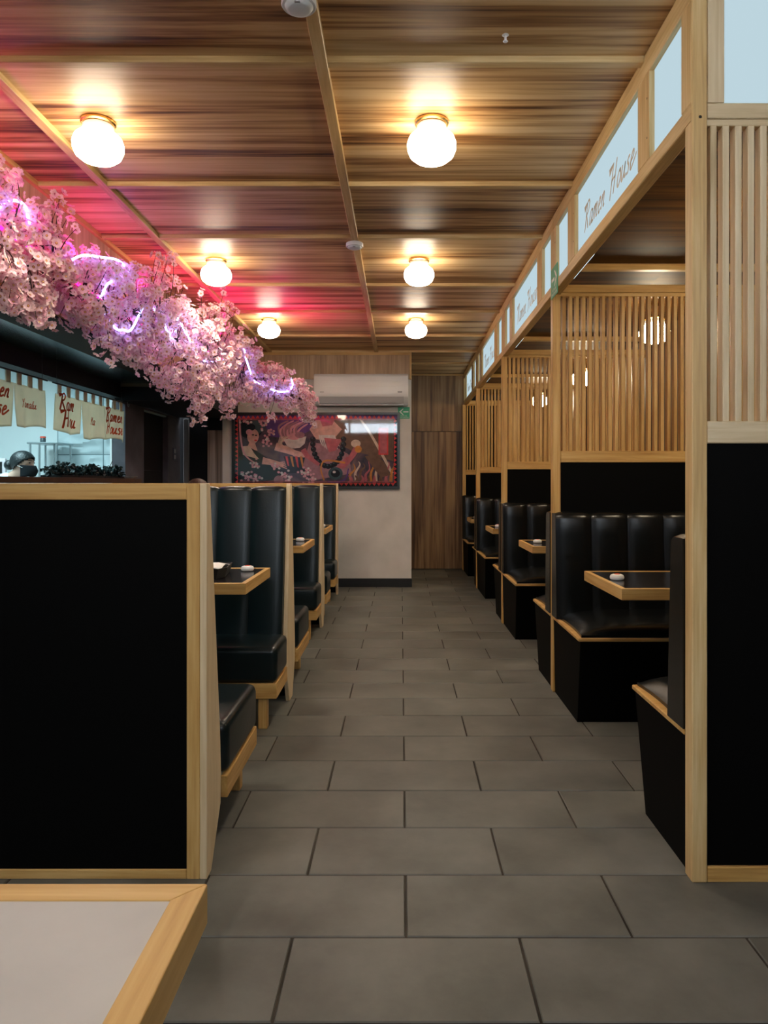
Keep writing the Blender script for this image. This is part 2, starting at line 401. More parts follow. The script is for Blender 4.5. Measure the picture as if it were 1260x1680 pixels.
# right wall, booth ceiling
struct('wall_right', MB().box(2.1, 2.2, -1.7, 10.1, 0, CEIL), plain('dark_brown_wall', (.10, .06, .03), .6))
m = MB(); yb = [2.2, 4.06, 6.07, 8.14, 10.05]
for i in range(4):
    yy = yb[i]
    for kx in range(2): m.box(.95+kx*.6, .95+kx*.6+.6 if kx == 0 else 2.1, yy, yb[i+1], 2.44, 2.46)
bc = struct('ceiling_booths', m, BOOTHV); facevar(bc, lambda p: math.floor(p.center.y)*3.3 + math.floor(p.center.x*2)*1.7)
for y in yb[1:4]: trim(MB().box(.93, 2.1, y-.02, y+.02, 2.405, 2.44, .002), PX)
struct('ceiling_front', MB().box(.93, 2.2, -1.7, 2.16, CEIL, CEIL+.02), VX)
# shop front behind the camera: wall with window openings
m = MB()
for b in ((-5.2, -1.8, 0, CEIL), (2.1, 2.2, 0, CEIL), (-1.8, .05, 0, 2.48), (.05, 2.1, 0, 2.2), (-1.8, 2.1, 2.72, CEIL)):  # right opening is unseen, added taller for cool fill on ceiling and nearest screen
    m.box(b[0], b[1], -1.68, -1.56, b[2], b[3])
struct('wall_front', m, DARKWALL)
m = MB()
for x in (-1.78, -1.31, -.03, .07, 1.05, 2.08): m.box(x-.022, x+.022, -1.66, -1.58, 2.48 if x < 0 else 2.2, 2.72)
struct('window_with_fill', m, BLACKW)

# kitchen behind the pass
m = MB()
m.box(-5.2, -2.68, 7.4, 7.5, 0, 2.45); m.box(-5.2, -5.1, .8, 7.4, 0, 2.45); m.box(-5.2, -2.68, .8, .9, 0, 2.45)
struct('wall_kitchen', m, WHITEP)
struct('ceiling_kitchen', MB().box(-5.2, -2.68, .8, 7.5, 2.40, 2.45), WHITEP)
struct('wall_kitchen_jamb', MB().box(XL-.14, XL-.121, .9, 7.4, 1.98, 2.40).box(XL-.14, XL-.121, 6.64, 7.4, 0, 1.98), WHITEP)
# relief tiles on the kitchen end wall
m = MB(); tx = [-3.54, -3.07, -2.69]; tz = [.556, 1.026, 1.496, 1.966, 2.40]
for i in range(2):
    for j in range(4):
        x0, x1, z0, z1 = tx[i]+.004, tx[i+1]-.004, tz[j]+.004, tz[j+1]-.004
        n = 26; V = []
        for a in range(n+1):
            R_ = []
            for b in range(n+1):
                u = a/n; v = b/n; x = x0+(x1-x0)*u; z = z0+(z1-z0)*v
                w = (min(u, 1-u, v, 1-v)*9); w = min(1, w)
                h = abs(noise.noise((x*4.2+z*3, z*6.5-x*2, 3.1)))
                ridge = max(0, 1-h*4.2)
                R_.append(m.bm.verts.new((x, 7.385 - .045*w*ridge, z)))
            V.append(R_)
        for a in range(n):
            for b in range(n): m.bm.faces.new([V[a][b], V[a+1][b], V[a+1][b+1], V[a][b+1]])
m.box(-3.545, -2.685, 7.388, 7.4, .55, 2.40, mat=1)
struct('wall_kitchen_tiles', m, [TILE3D, plain('tile_gap', (.12, .2, .22), .6)], smooth=True)

# ================================================================== LIT HEADER BOXES (right)
FX = .872
def light_box(y0, y1, panels, label, lettering=True, end=False):
    yc = (y0+y1)/2
    t = thing('light_box', label, 'light box', (FX+.06, yc, 2.29), 'lit header boxes above the right booths')
    zb, zt = 2.345, 2.655
    MB().box(FX, FX+.05, y0, y1, 2.29, zb, .003, 1).build('bottom_rail', BATY, t)
    MB().box(FX, FX+.05, y0, y1, zt, CEIL-.002, .003, 1).build('top_rail', BATY, t)
    edges = [y0] + [v for p in panels for v in p[:2]] + [y1]
    for a, b in zip(edges[0::2], edges[1::2]): MB().box(FX, FX+.05, a, b, zb, zt, .002, 1).build('stile', BATZ, t)
    f = MB(); yq = max(y0, 2.255); f.box(FX+.13, FX+.15, yq, y1, 2.44, CEIL-.002); f.box(FX+.05, FX+.15, yq, y1, 2.425, 2.44); f.build('back_board', BLACKP, t)
    for (a, b, s) in panels:
        p = MB().box(FX+.020, FX+.026, a-.004, b+.004, zb-.004, zt+.004).build('lit_panel', PANELM, t)
        if s:
            txt = 'Ramen HousE'; h = .052
            w = textwidth(txt, h) + .03
            sc = (b-a)*.83/w; h *= sc
            fn = lambda u, v, a=a, b=b: (FX+.019, b - .085*sc - u, zb + .075 + v*.74)
            script_letters('letter', LETTER, p, txt, fn, h, .0145, .22, 3.0)
    for (a, b, s) in panels:
        n = 5 if s else 2
        for kk in range(n):
            yy = a + (b-a)*(kk+.5)/n
            MB().ball((FX+.002, yy, zt+.018), (.002, .004, .004), 8).build('screw', SCREWM, t)
        for zz in (zb+.08, zb+.22): MB().ball((FX+.001, b+.02, zz), (.002, .005, .005), 8).build('screw', SCREWM, t)
    return t
BAYS = [(2.155, 4.105, [(2.23, 2.52, 0), (2.64, 3.605, 1), (3.75, 4.037, 0)], 'nearest header light box, the large readable lettered panel beside the front post'),
        (4.107, 6.12, [(4.174, 4.44, 0), (4.593, 5.62, 1), (5.757, 6.02, 0)], 'second header light box, starting at the green arrow sign'),
        (6.122, 8.21, [(6.22, 6.5, 0), (6.70, 7.765, 1), (7.94, 8.14, 0)], 'third header light box, small lettering, above the third slatted screen'),
        (8.212, 9.98, [(8.36, 8.66, 0), (8.85, 9.70, 1), (9.80, 9.94, 0)], 'farthest header light box, ending at the dark wood wall')]
for b in BAYS: light_box(*b)
# front return of the header (faces the camera)
t = thing('light_box', 'header light box facing the camera above the nearest slatted screen, top right corner', 'light box', (1.5, 2.17, 2.335), 'lit header boxes above the right booths')
MB().box(.922, .972, 2.152, 2.20, 2.345, CEIL-.002, .002).build('stile', COOLZ, t); MB().box(2.04, 2.098, 2.152, 2.20, 2.345, CEIL-.002, .002).build('stile', COOLZ, t)
MB().box(.972, 2.04, 2.152, 2.20, 2.69, CEIL-.002, .002).build('top_rail', COOLX, t)
MB().box(.966, 2.042, 2.172, 2.178, 2.346, 2.692).build('lit_panel', PANELM, t)
MB().box(.93, 2.098, 2.24, 2.25, 2.345, CEIL-.002).build('back_board', BLACKP, t)

# ================================================================== SLATTED SCREENS (right)
def screen(Y, label, x0=FX, first=False, topz=2.345):
    WX, WZ = (COOLX, COOLZ) if first else (PX, PZ)  # nearest screen: cool light tint painted into its wood
    t = thing('booth_screen', label, 'slatted screen', (1.5, Y+.03, 0), 'slatted wood screens between the right booths')
    x1 = 2.095; pw = .046
    hp = CEIL-.004 if first else 2.288
    MB().box(x0, x0+pw, Y, Y+.055, 0, hp, .003, 1).build('post', BATZ if first else PZ, t)  # nearest post paler, the same cool light put into its colour
    MB().box(x0+pw, x1, Y+.004, Y+.05, topz-.046 , topz, .003, 1).build('top_rail', WX, t)
    MB().box(x0+pw, x1, Y+.008, Y+.046, topz-.068, topz-.047, .002, 1).build('slat_rail', WX, t)
    m = MB(); x = x0+pw+.012
    while x < x1-.02:
        m.box(x, x+.0195, Y+.008, Y+.044, 1.385, topz-.067, .0015, 1); x += .0378
    m.build('slat_lattice', WZ, t)
    MB().box(x0+pw, x1, Y+.002, Y+.05, 1.32, 1.387, .003, 1).build('middle_rail', WX, t)
    MB().box(x0+pw, x1, Y+.012, Y+.042, .045, 1.322).build('panel', BLACKP, t)
    MB().box(x0+pw, x1, Y+.002, Y+.05, 0, .047, .003, 1).build('bottom_rail', PX, t)
    if first:
        MB().ball((x0+.024, Y-.001, 2.30), (.005, .002, .005), 10).build('screw', SCREWM, t)
    return t
SY = [2.15, 4.12, 6.13, 8.19, 9.90]; SXO = [.874, .872, .864, .860, .850]
SL = ['nearest slatted wood screen, at the right edge, with a bare black panel below',
      'slatted wood screen behind the big black bench and table, second along the right row',
      'third slatted wood screen along the right row, one globe lamp glowing behind it',
      'fourth slatted wood screen along the right row',
      'last narrow slatted screen next to the dark wood wall']
for i in range(5): screen(SY[i], SL[i], SXO[i], i == 0)

# ================================================================== UPHOLSTERY
def channel_back(mb, xs_, prof, bulge, ncol=10, frontn=None):
    """prof: closed list of (y,z,wy,wz): point and bulge direction; xs_: seam positions"""
    rings = []
    for c in range(len(xs_)-1):
        for k in range(ncol):
            if c and k == 0: continue
            t = k/(ncol-1); x = xs_[c] + (xs_[c+1]-xs_[c])*t
            b = bulge*(1-abs(2*t-1)**2.6)**.6
            rings.append([(x, y+wy*b, z+wz*b) for (y, z, wy, wz) in prof])
    mb.loft(rings)
def back_profile(Yb, s, th0, th1, z0, z1, rt=.03):
    """Yb: rear plane; s: direction the bench faces; th0/th1 thickness at the bottom/top"""
    P = [(Yb, z0, 0, 0), (Yb+s*th0, z0, s, 0)]
    for q in (.15, .4, .65, .85): P.append((Yb+s*(th0+(th1-th0)*q), z0+(z1-rt-z0)*q, s, 0))
    for a in (0, 25, 50, 75, 90):
        r = math.radians(a); P.append((Yb+s*(th1-rt+rt*math.cos(r)), z1-rt+rt*math.sin(r), s*math.cos(r), math.sin(r)*.6))
    P.append((Yb, z1, 0, 0))
    return P
def pillow(mb, x0, x1, y0, y1, z0, h, n=22):
    V = []
    for i in range(n+1):
        R_ = []
        for j in range(n+1):
            u = 2*i/n-1; v = 2*j/n-1
            u = math.copysign(abs(u)**.7, u); v = math.copysign(abs(v)**.7, v)
            f = ((1-abs(u)**5)*(1-abs(v)**3.2))**.55
            pinch = .010*(1-abs(u)**2)*(abs(v) > .98) ; px = (x0+x1)/2+(x1-x0)/2*u*(1-.02*(1-abs(v)**2)*(abs(u) > .9)); py = (y0+y1)/2+(y1-y0)/2*v
            R_.append(mb.bm.verts.new((px, py, z0+.012+h*f)))
        V.append(R_)
    B = [[mb.bm.verts.new((v.co.x, v.co.y, z0)) for v in r] for r in V]
    for i in range(n):
        for j in range(n):
            mb.bm.faces.new([V[i][j], V[i+1][j], V[i+1][j+1], V[i][j+1]]); mb.bm.faces.new([B[i][j], B[i][j+1], B[i+1][j+1], B[i+1][j]])
    for i in range(n):
        mb.bm.faces.new([V[i][0], B[i][0], B[i+1][0], V[i+1][0]]); mb.bm.faces.new([V[i][n], V[i+1][n], B[i+1][n], B[i][n]])
        mb.bm.faces.new([V[0][i], V[0][i+1], B[0][i+1], B[0][i]]); mb.bm.faces.new([V[n][i], B[n][i], B[n][i+1], V[n][i+1]])

def right_bench(Yb, s, Yf, x0, label):
    """bench against the screen: Yb the screen face, Yf the seat's front edge"""
    t = thing('booth_bench', label, 'bench', (1.5, (Yb+Yf)/2, 0), 'black benches of the right row')
    x1 = 2.09; ya, yb_ = sorted((Yb, Yf))
    # plinth leaning in towards the floor
    bot = Yf - s*.10
    top = [(x0+.006, Yb), (x0+.006, Yf-s*.006), (x1, Yf-s*.006), (x1, Yb)]
    low = [(x0+.014, Yb), (x0+.014, bot), (x1, bot), (x1, Yb)]
    MB().loft([[(p[0], p[1], 0) for p in low], [(p[0], p[1], .425) for p in top]]).build('plinth', BLACKP, t)
    MB().box(x0-.004, x1, Yb, Yf, .425, .442, .003, 1).build('edge_trim', PX, t)
    m = MB(); pillow(m, x0+.012, x1-.01, Yb+s*.09, Yf-s*.012, .442, .062); m.build('seat_cushion', LEATHER, t, smooth=True)
    m = MB(); n = 6; seams = [x0-.006+.2025*k for k in range(n+1)]
    channel_back(m, seams, back_profile(Yb, s, .13, .10, .4435, 1.03), .020); m.build('backrest', LEATHER, t, smooth=True)
    return t
e = .0
RB = [(SY[0]+.056, 1, 2.70, 'black bench behind the nearest right post, facing away from the camera'),
      (SY[1]-.001, -1, 3.50, 'largest black bench, facing the camera across the nearest right table'),
      (SY[1]+.056, 1, 4.71, 'black bench behind the second right post, seat corner showing, facing away'),
      (SY[2]-.001, -1, 5.40, 'black bench facing the camera against the third right screen'),
      (SY[2]+.056, 1, 6.72, 'black bench behind the third right post, seat corner showing, facing away'),
      (SY[3]-.001, -1, 7.35, 'black bench facing the camera against the fourth right screen'),
      (SY[3]+.056, 1, 8.62, 'black bench behind the fourth right post, facing away'),
      (SY[4]-.001, -1, 9.15, 'farthest black bench of the right row beside the dark wood wall')]
for i, (Yb, s, Yf, lab) in enumerate(RB): right_bench(Yb, s, Yf, SXO[(i+1)//2], lab)

# ================================================================== TABLES
def table(x0, x1, y0, y1, z, label, group, aisle, thick=.047, top=TABLEB, leg=True, fw=.022):
    t = thing('booth_table', label, 'table', ((x0+x1)/2, (y0+y1)/2, 0), group)
    MB().box(x0+fw, x1-fw, y0+fw, y1-fw, z-thick+.004, z-.0015).build('table_top', top, t)
    def edge(poly, mat): MB().prism(poly, 'Z', z-thick, z, bev=.0015).build('edge_band', mat, t)
    edge([(x0, y0), (x1, y0), (x1-fw, y0+fw), (x0+fw, y0+fw)], PX)
    edge([(x0+fw, y1-fw), (x1-fw, y1-fw), (x1, y1), (x0, y1)], PX)
    edge([(x0, y0), (x0+fw, y0+fw), (x0+fw, y1-fw), (x0, y1)], PY)
    edge([(x1-fw, y0+fw), (x1, y0), (x1, y1), (x1-fw, y1-fw)], PY)
    if leg:
        xc = (x0+x1)/2 - aisle*.05; yc = (y0+y1)/2
        MB().lathe([(.035, .02), (.035, z-thick)], (xc, yc, 0), 16).build('column', DPLAST, t, smooth=True)
        MB().box(xc-.22, xc+.22, yc-.2, yc+.2, 0, .02, .006).build('foot', DPLAST, t)
    return t
GR = 'wood edged tables of the right booths'; GLT = 'wood edged tables of the left booths'
table(.90, 2.08, 2.92, 3.52, .77, 'nearest table of the right row, wood edged, before the largest black bench', GR, 1)
table(.895, 2.08, 4.88, 5.45, .77, 'second table of the right row, between the second and third posts', GR, 1)
table(.863, 2.08, 6.74, 7.32, .77, 'third table of the right row, small in the distance', GR, 1)
table(.838, 2.08, 8.58, 9.12, .77, 'farthest table of the right row, by the dark wood wall', GR, 1)
table(-1.88, -.652, 3.005, 3.57, .78, 'nearest left booth table with a black tray on it', GLT, -1)
table(-1.88, -.654, 4.79, 5.42, .78, 'second left booth table, with a white button but no tray', GLT, -1)
table(-1.88, -.69, 6.58, 7.24, .78, 'farthest left booth table, mostly hidden by a bench end', GLT, -1)
table(-1.35, -.203, -.05, .752, .78, 'grey topped table in the bottom left corner, wood edge, close to the camera', None, -1, thick=.042, top=TABLEG, fw=.030)

# call buttons
def button(x, y, z, label):
    t = thing('call_button', label, 'call button', (x, y, z), 'round white call buttons on the tables')
    MB().lathe([(.020, 0), (.0285, .002), (.031, .008), (.031, .013), (.0275, .021), (.019, .0245)], (x, y, z), 24).build('housing', WPLAST, t, smooth=True)
    MB().lathe([(.0125, .0240), (.012, .0262), (.006, .0268)], (x, y, z), 20).build('push_button', REDP, t, smooth=True)
for x, y, z, l in ((.965, 3.20, .77, 'white call button with a red centre on the nearest right table'),
                   (.985, 5.17, .77, 'white call button on the second right table'),
                   (.955, 7.05, .77, 'white call button on the third right table'),
                   (.93, 8.88, .77, 'white call button on the farthest right table'),
                   (-.738, 3.44, .78, 'white call button beside the black tray on the nearest left table'),
                   (-.735, 5.22, .78, 'white call button on the second left table'),
                   (-.765, 6.95, .78, 'white call button on the farthest left table')): button(x, y, z, l)

# tray with paper on the nearest left table
t = thing('serving_tray', 'black oblong tray with folded white paper on the nearest left table', 'tray', (-1.0, 3.26, .78))
m = MB(); o_ = [(-1.22, 3.13), (-.80, 3.13), (-.775, 3.20), (-.80, 3.40), (-1.22, 3.40)]
def ins(P, q): 
    cx = sum(p[0] for p in P)/len(P); cy = sum(p[1] for p in P)/len(P)
    return [(cx+(p[0]-cx)*q, cy+(p[1]-cy)*q) for p in P]
m.loft([[(*p, .7802) for p in ins(o_, .93)], [(*p, .825) for p in o_], [(*p, .825) for p in ins(o_, .97)], [(*p, .788) for p in ins(o_, .90)]])
m.build('tray_body', DPLAST, t)
p_ = MB(); V = [[None]*7 for _ in range(11)]
for i in range(11):
    for j in range(7):
        x = -1.19+.39*i/10; y = 3.17+.19*j/6
        V[i][j] = p_.bm.verts.new((x, y, .824+.008*math.sin(i*.9)+.006*math.cos(j*1.1+i*.3)))
for i in range(10):
    for j in range(6): p_.bm.faces.new([V[i][j], V[i+1][j], V[i+1][j+1], V[i][j+1]])
pp = p_.build('paper_napkin', PAPER, t, smooth=True); pp['label'] = 'folded white paper'
md = pp.modifiers.new('thick', 'SOLIDIFY'); md.thickness = .0015
tag(MB().tube([(-1.16, 3.155, .8335), (-.86, 3.145, .8345)], [.004, .0025], 8).build('chopsticks', plain('dark_chopstick', (.02, .03, .035), .35), None, smooth=True), 'dark chopstick lying across the black tray on the nearest left table', 'chopstick')

# ================================================================== LEFT BOOTHS
LY = [2.17, 4.0, 6.0, 7.75]; LX = [-.588, -.614, -.655, -.680]
LL = ['nearest black booth divider, wood framed, filling the left foreground',
      'second booth divider of the left row, pale end board beside the aisle',
      'third booth divider of the left row',
      'last booth divider of the left row, before the pale back wall']
XE = -1.92
for i in range(4):
    Y, X = LY[i], LX[i]
    t = thing('booth_partition', LL[i], 'booth divider', ((X+XE)/2, Y, 0), 'wood framed dividers of the left booths')
    if i == 0:
        y0, y1 = Y, Y+.036
        MB().box(X-.062, X-.022, y0, y1, 0, 1.2, .002, 1).build('post', PZ, t); MB().box(XE, XE+.06, y0, y1, 0, 1.2, .002, 1).build('post', PZ, t)
        MB().box(XE+.06, X-.062, y0+.001, y1, 1.15, 1.2, .002, 1).build('top_rail', PX, t)
        MB().box(XE+.06, X-.062, y0+.001, y1, 0, .028, .002, 1).build('bottom_rail', PX, t)
        MB().box(XE+.06, X-.062, y0+.008, y1-.004, .028, 1.15).build('panel', BLACKP, t)
        poly = [(Y, 0), (Y+.05, 0), (Y+.165, .16), (Y+.17, .25), (Y+.155, .40), (Y+.036, 1.19), (Y+.034, 1.2), (Y, 1.2)]
    else:
        y0, y1 = Y-.022, Y+.022
        MB().box(XE, X-.022, y0, y1, 1.178, 1.2, .002, 1).build('top_rail', PX, t)
        MB().box(XE, X-.022, y0+.004, y1-.004, .02, 1.178).build('panel', BLACKP, t)
        if i == 3:
            poly = [(Y-.03, 0), (Y+.022, 0), (Y+.022, 1.2), (Y-.03, 1.2), (Y-.10, .45), (Y-.11, .25), (Y-.10, .16)]
        else:
            poly = [(Y-.05, 0), (Y+.05, 0), (Y+.14, .18), (Y+.145, .26), (Y+.13, .40), (Y+.034, 1.185), (Y+.024, 1.2), (Y-.024, 1.2), (Y-.034, 1.185), (Y-.13, .40), (Y-.145, .26), (Y-.14, .18)]
    MB().prism(poly, 'X', X-.022, X, bev=.0025).build('end_board', PALE, t)
def left_bench(Yp, s, Yf, X, label):
    t = thing('booth_bench', label, 'bench', ((X+XE)/2, (Yp+Yf)/2, 0), 'black cushioned benches of the left booths')
    xo = X-.024; xe = X+.012           # behind the end board / seat end beside the aisle
    ys_ = Yp + s*.175                   # where the seat clears the end board
    def yy(a, b): return min(a, b), max(a, b)
    a, b = yy(ys_, Yf)
    MB().box(XE, xe, a, b, .228, .405, .032, 5).build('seat_cushion', LEATHER_LIT, t, smooth=True)
    MB().box(XE, xe-.002, *yy(Yf-s*.022, Yf-s*.001), .155, .228, .002, 1).box(XE, XE+.02, *yy(ys_, Yf-s*.022), .155, .228).build('front_rail', PX, t)
    MB().box(xe-.024, xe-.0015, *yy(ys_+s*.001, Yf-s*.0225), .155, .228, .002, 1).build('side_rail', PY, t)
    for lx in (xe-.075, XE+.06):
        MB().box(lx-.022, lx+.022, *yy(Yf-s*.03, Yf-s*.075), 0, .158, .002, 1).build('leg', PZ, t)
    m = MB(); n = 6; w = (xo-XE)/round((xo-XE)/.192); k = round((xo-XE)/.192)
    channel_back(m, [xo-w*q for q in range(k+1)], back_profile(Yp, s, .150, .040, .38, 1.176, .02), .017); m.build('backrest', LEATHER_LIT, t, smooth=True)
    return t
LB = [(LY[0]+.037, 1, 2.87, LX[0], 'black bench behind the nearest divider, seat end with sloping wood rail'),
      (LY[1]-.023, -1, 3.47, LX[1], 'black bench facing the camera at the nearest left table'),
      (LY[1]+.023, 1, 4.70, LX[1], 'black bench behind the second divider, facing away'),
      (LY[2]-.023, -1, 5.46, LX[2], 'black bench facing the camera at the second left table'),
      (LY[2]+.023, 1, 6.56, LX[2], 'black bench behind the third divider, facing away'),
      (LY[3]-.023, -1, 7.22, LX[3], 'black bench facing the camera at the farthest left table')]
for a in LB: left_bench(*a)

# ================================================================== CEILING LAMPS
def globe_lamp(x, y, zc, label, group, mat, power, col, name='globe_lamp', stem=0, bmat=BRASS):
    t = thing(name, label, 'lamp', (x, y, zc), group)
    c = (x, y, zc-stem)
    if stem: MB().lathe([(.05, 0), (.05, -.012), (.006, -.02), (.006, -stem)], (x, y, zc), 20).build('stem', BRASS, t, smooth=True)
    MB().lathe([(.062, -.0005), (.071, -.003), (.072, -.011), (.066, -.017), (.060, -.017)], c, 32).build('base_plate', bmat, t, smooth=True)
    MB().lathe([(.058, -.017), (.063, -.022), (.064, -.038), (.058, -.046)], c, 32).build('collar', WPLAST, t, smooth=True)
    MB().lathe([(.052, -.046), (.060, -.049), (.078, -.056), (.095, -.071), (.104, -.096), (.103, -.120), (.092, -.146), (.070, -.164), (.038, -.175), (.005, -.178)], c, 32).build('glass_globe', mat, t, smooth=True)
    if power:
        l = bpy.data.lights.new('globe_light', 'SPOT'); l.energy = power; l.color = col; l.spot_size = math.radians(150); l.spot_blend = 1.0; l.shadow_soft_size = .05
        o = bpy.data.objects.new('globe_light', l); COL.objects.link(o); o.parent = t; o.location = (0, 0, -stem-.23)
    return t
G = 'opal globe lamps on the wooden ceiling'
WARM = (1.0, .87, .70)
for x, y, l in ((.13, 3.04, 'white globe ceiling lamp, nearest one right of the ceiling beam'), (.123, 4.92, 'white globe ceiling lamp, middle one right of the ceiling beam'),
                (.14, 6.70, 'white globe ceiling lamp, farthest one right of the ceiling beam'),
                (-1.285, 3.04, 'white globe ceiling lamp, nearest one on the left above the blossoms'), (-1.27, 4.92, 'white globe ceiling lamp, middle one on the left above the blossoms'),
                (-1.235, 6.70, 'white globe ceiling lamp, farthest one on the left near the back wall'),
                (.13, 1.18, 'white globe ceiling lamp above the camera, right of the beam'), (-1.285, 1.18, 'white globe ceiling lamp above the camera, on the left')):
    globe_lamp(x, y, CEIL, l, G, GLOBEM, GLOBE_DOWN*(.32 if y < 2 else 1), WARM)
for x, y, l in ((1.74, 3.1, 'globe lamp of the nearest right booth'), (1.745, 4.93, 'globe lamp glowing through the slats of the second right screen, right hand one'),
                (1.79, 7.1, 'globe lamp glowing faintly through two screens, left part of the second screen'), (1.74, 9.0, 'globe lamp glowing through the third right screen')):
    globe_lamp(x, y, 2.44, l, 'globe lamps in the right booths', BGLOBEM, 8, (1.0, .80, .50), stem=.10)

# smoke detectors
def detector(x, y, z, label):
    t = thing('smoke_detector', label, 'smoke detector', (x, y, z), 'smoke detectors on the ceiling beam')
    MB().lathe([(.048, 0), (.054, -.004), (.055, -.022), (.052, -.026)], (x, y, z), 32).build('housing', WPLAST, t, smooth=True)
    MB().lathe([(.044, -.026), (.040, -.033), (.030, -.037), (.004, -.038)], (x, y, z), 32).build('cover', plain('detector_cover', (.62, .64, .65), .5), t, smooth=True)
    MB().box(x-.008, x+.008, y-.040, y-.030, z-.036, z-.031).build('indicator', GPLAST, t)
detector(-.318, 2.23, BAT-.002, 'round white smoke detector at the top edge of the picture, nearest on the beam')
detector(-.292, 4.50, BAT-.002, 'small round smoke detector farther along the ceiling beam')
tag(MB().lathe([(.008, 0), (.012, -.003), (.004, -.006), (.004, -.02), (.009, -.024), (.006, -.027)], (.357, 2.45, CEIL), 12).build('sprinkler_head', WPLAST, None, smooth=True), 'tiny white sprinkler head in the nearest right ceiling panel', 'sprinkler')

# LED battens under the header, near each screen
for i, (ya, yb_) in enumerate(((3.56, 3.98), (5.62, 6.0), (7.72, 8.05))):
    t = thing('led_batten', ['short cool white LED batten under the header before the second screen', 'short LED batten under the header before the third screen', 'short LED batten under the header before the fourth screen'][i], 'LED light', (.955, ya, 2.30), 'LED battens under the header')
    MB().box(.945, .965, ya, yb_, 2.345, 2.425).build('channel', plain('teal_channel_%d' % i, (.25, .36, .4), .35), t)
    MB().box(.950, .962, ya, yb_, 2.337, 2.345, .002).build('diffuser', LEDM, t)

# ================================================================== AIR CONDITIONER
x0, x1, z0, z1, yb_ = -.985, .082, 2.09, 2.44, YB-.021
t = thing('air_conditioner', 'long white split air conditioner on the back wall above the mural', 'air conditioner', ((x0+x1)/2, yb_, z0))
prof = [(yb_, z1), (yb_-.17, z1), (yb_-.205, z1-.03), (yb_-.212, z0+.12), (yb_-.205, z0+.085), (yb_-.14, z0+.03), (yb_-.10, z0), (yb_, z0)]
m = MB(); m.prism(prof, 'X', x0, x1, bev=.012); m.build('body', WPLAST, t, smooth=True)
MB().loft([[(x0+.05, yb_-.2085, z0+.088), (x0+.05, yb_-.143, z0+.022), (x0+.05, yb_-.135, z0+.030), (x0+.05, yb_-.198, z0+.094)], [(x1-.05, yb_-.2085, z0+.088), (x1-.05, yb_-.143, z0+.022), (x1-.05, yb_-.135, z0+.030), (x1-.05, yb_-.198, z0+.094)]]).build('louvre', plain('ac_louvre', (.62, .62, .63), .35), t)
MB().box(x0+.055, x1-.055, yb_-.135, yb_-.10, z0-.004, z0+.012).build('outlet', GPLAST, t)
MB().box(x0+.07, x0+.115, yb_-.2135, yb_-.212, z0+.135, z0+.143).box(x1-.12, x1-.07, yb_-.2135, yb_-.212, z0+.132, z0+.146).build('badge', GPLAST, t)
for zz in (z0+.24, z0+.19): pass
m = MB(); m.box(x0+.10, x1-.06, yb_-.2128, yb_-.2112, z0+.258, z0+.262).box(x0+.10, x1-.06, yb_-.2132, yb_-.2118, z0+.198, z0+.202); m.build('trim_line', plain('ac_trim', (.9, .9, .9), .15, .6), t)

# ================================================================== GREEN ARROW SIGNS
def sign(orient, cx, cy, cz, w, h, label, left):
    t = thing('exit_sign', label, 'sign', (cx, cy, cz), None)
    if orient == 'Y':   # faces -Y
        fn = lambda u, v, e=.0032: (cx+u, cy-e, cz+v)
        MB().box(cx-w/2, cx+w/2, cy-.003, cy, cz-h/2, cz+h/2).build('plate', GREEN, t)
    else:               # faces -X, reads toward -Y
        fn = lambda u, v, e=.0032: (cx-e, cy-u, cz+v)
        MB().box(cx-.003, cx, cy-w/2, cy+w/2, cz-h/2, cz+h/2).build('plate', GREEN, t)
    s = -1 if left else 1
    m = MB(); a = .40*w
    m.face([fn(s*(-a), .09*h+.055*h), fn(s*.1*a, .09*h+.055*h), fn(s*.1*a, .09*h-.055*h), fn(s*(-a), .09*h-.055*h)])
    m.face([fn(s*a, .09*h), fn(s*.30*a, .09*h+.26*h), fn(s*.0*a, .09*h+.26*h), fn(s*.62*a, .09*h)])
    m.face([fn(s*a, .09*h), fn(s*.62*a, .09*h), fn(s*.0*a, .09*h-.26*h), fn(s*.30*a, .09*h-.26*h)])
    m.build('arrow', SIGNW, t)
    m = MB(); fonttext('RUTA DE', h*.13, lambda u, v: fn(u, v-.27*h), m); fonttext('EVACUACION', h*.13, lambda u, v: fn(u, v-.40*h), m)
    m.build('lettering', SIGNW, t)
sign('Y', .032, YB-.001, 2.017, .135, .135, 'small green arrow sign on the back wall, right of the mural top corner', True)
sign('X', FX-.001, 4.06, 2.345, .17, .17, 'green arrow sign on the header frame above the second right post', False)

# ================================================================== MURAL
px0, px1, pz0, pz1 = -1.955, -.015, 1.137, 2.02
t = thing('framed_mural', 'wide framed mural with red triangle border on the back wall', 'picture', ((px0+px1)/2, YB, pz0))
m = MB(); fwid = .030
m.box(px0, px1, YB-.035, YB-.001, pz1-fwid, pz1, .002, 1).box(px0, px1, YB-.035, YB-.001, pz0, pz0+fwid, .002, 1)
m.box(px0, px0+fwid, YB-.035, YB-.001, pz0+fwid, pz1-fwid, .002, 1).box(px1-fwid, px1, YB-.035, YB-.001, pz0+fwid, pz1-fwid, .002, 1)
m.build('frame', plain('black_frame', (.012, .012, .014), .3, .5), t)
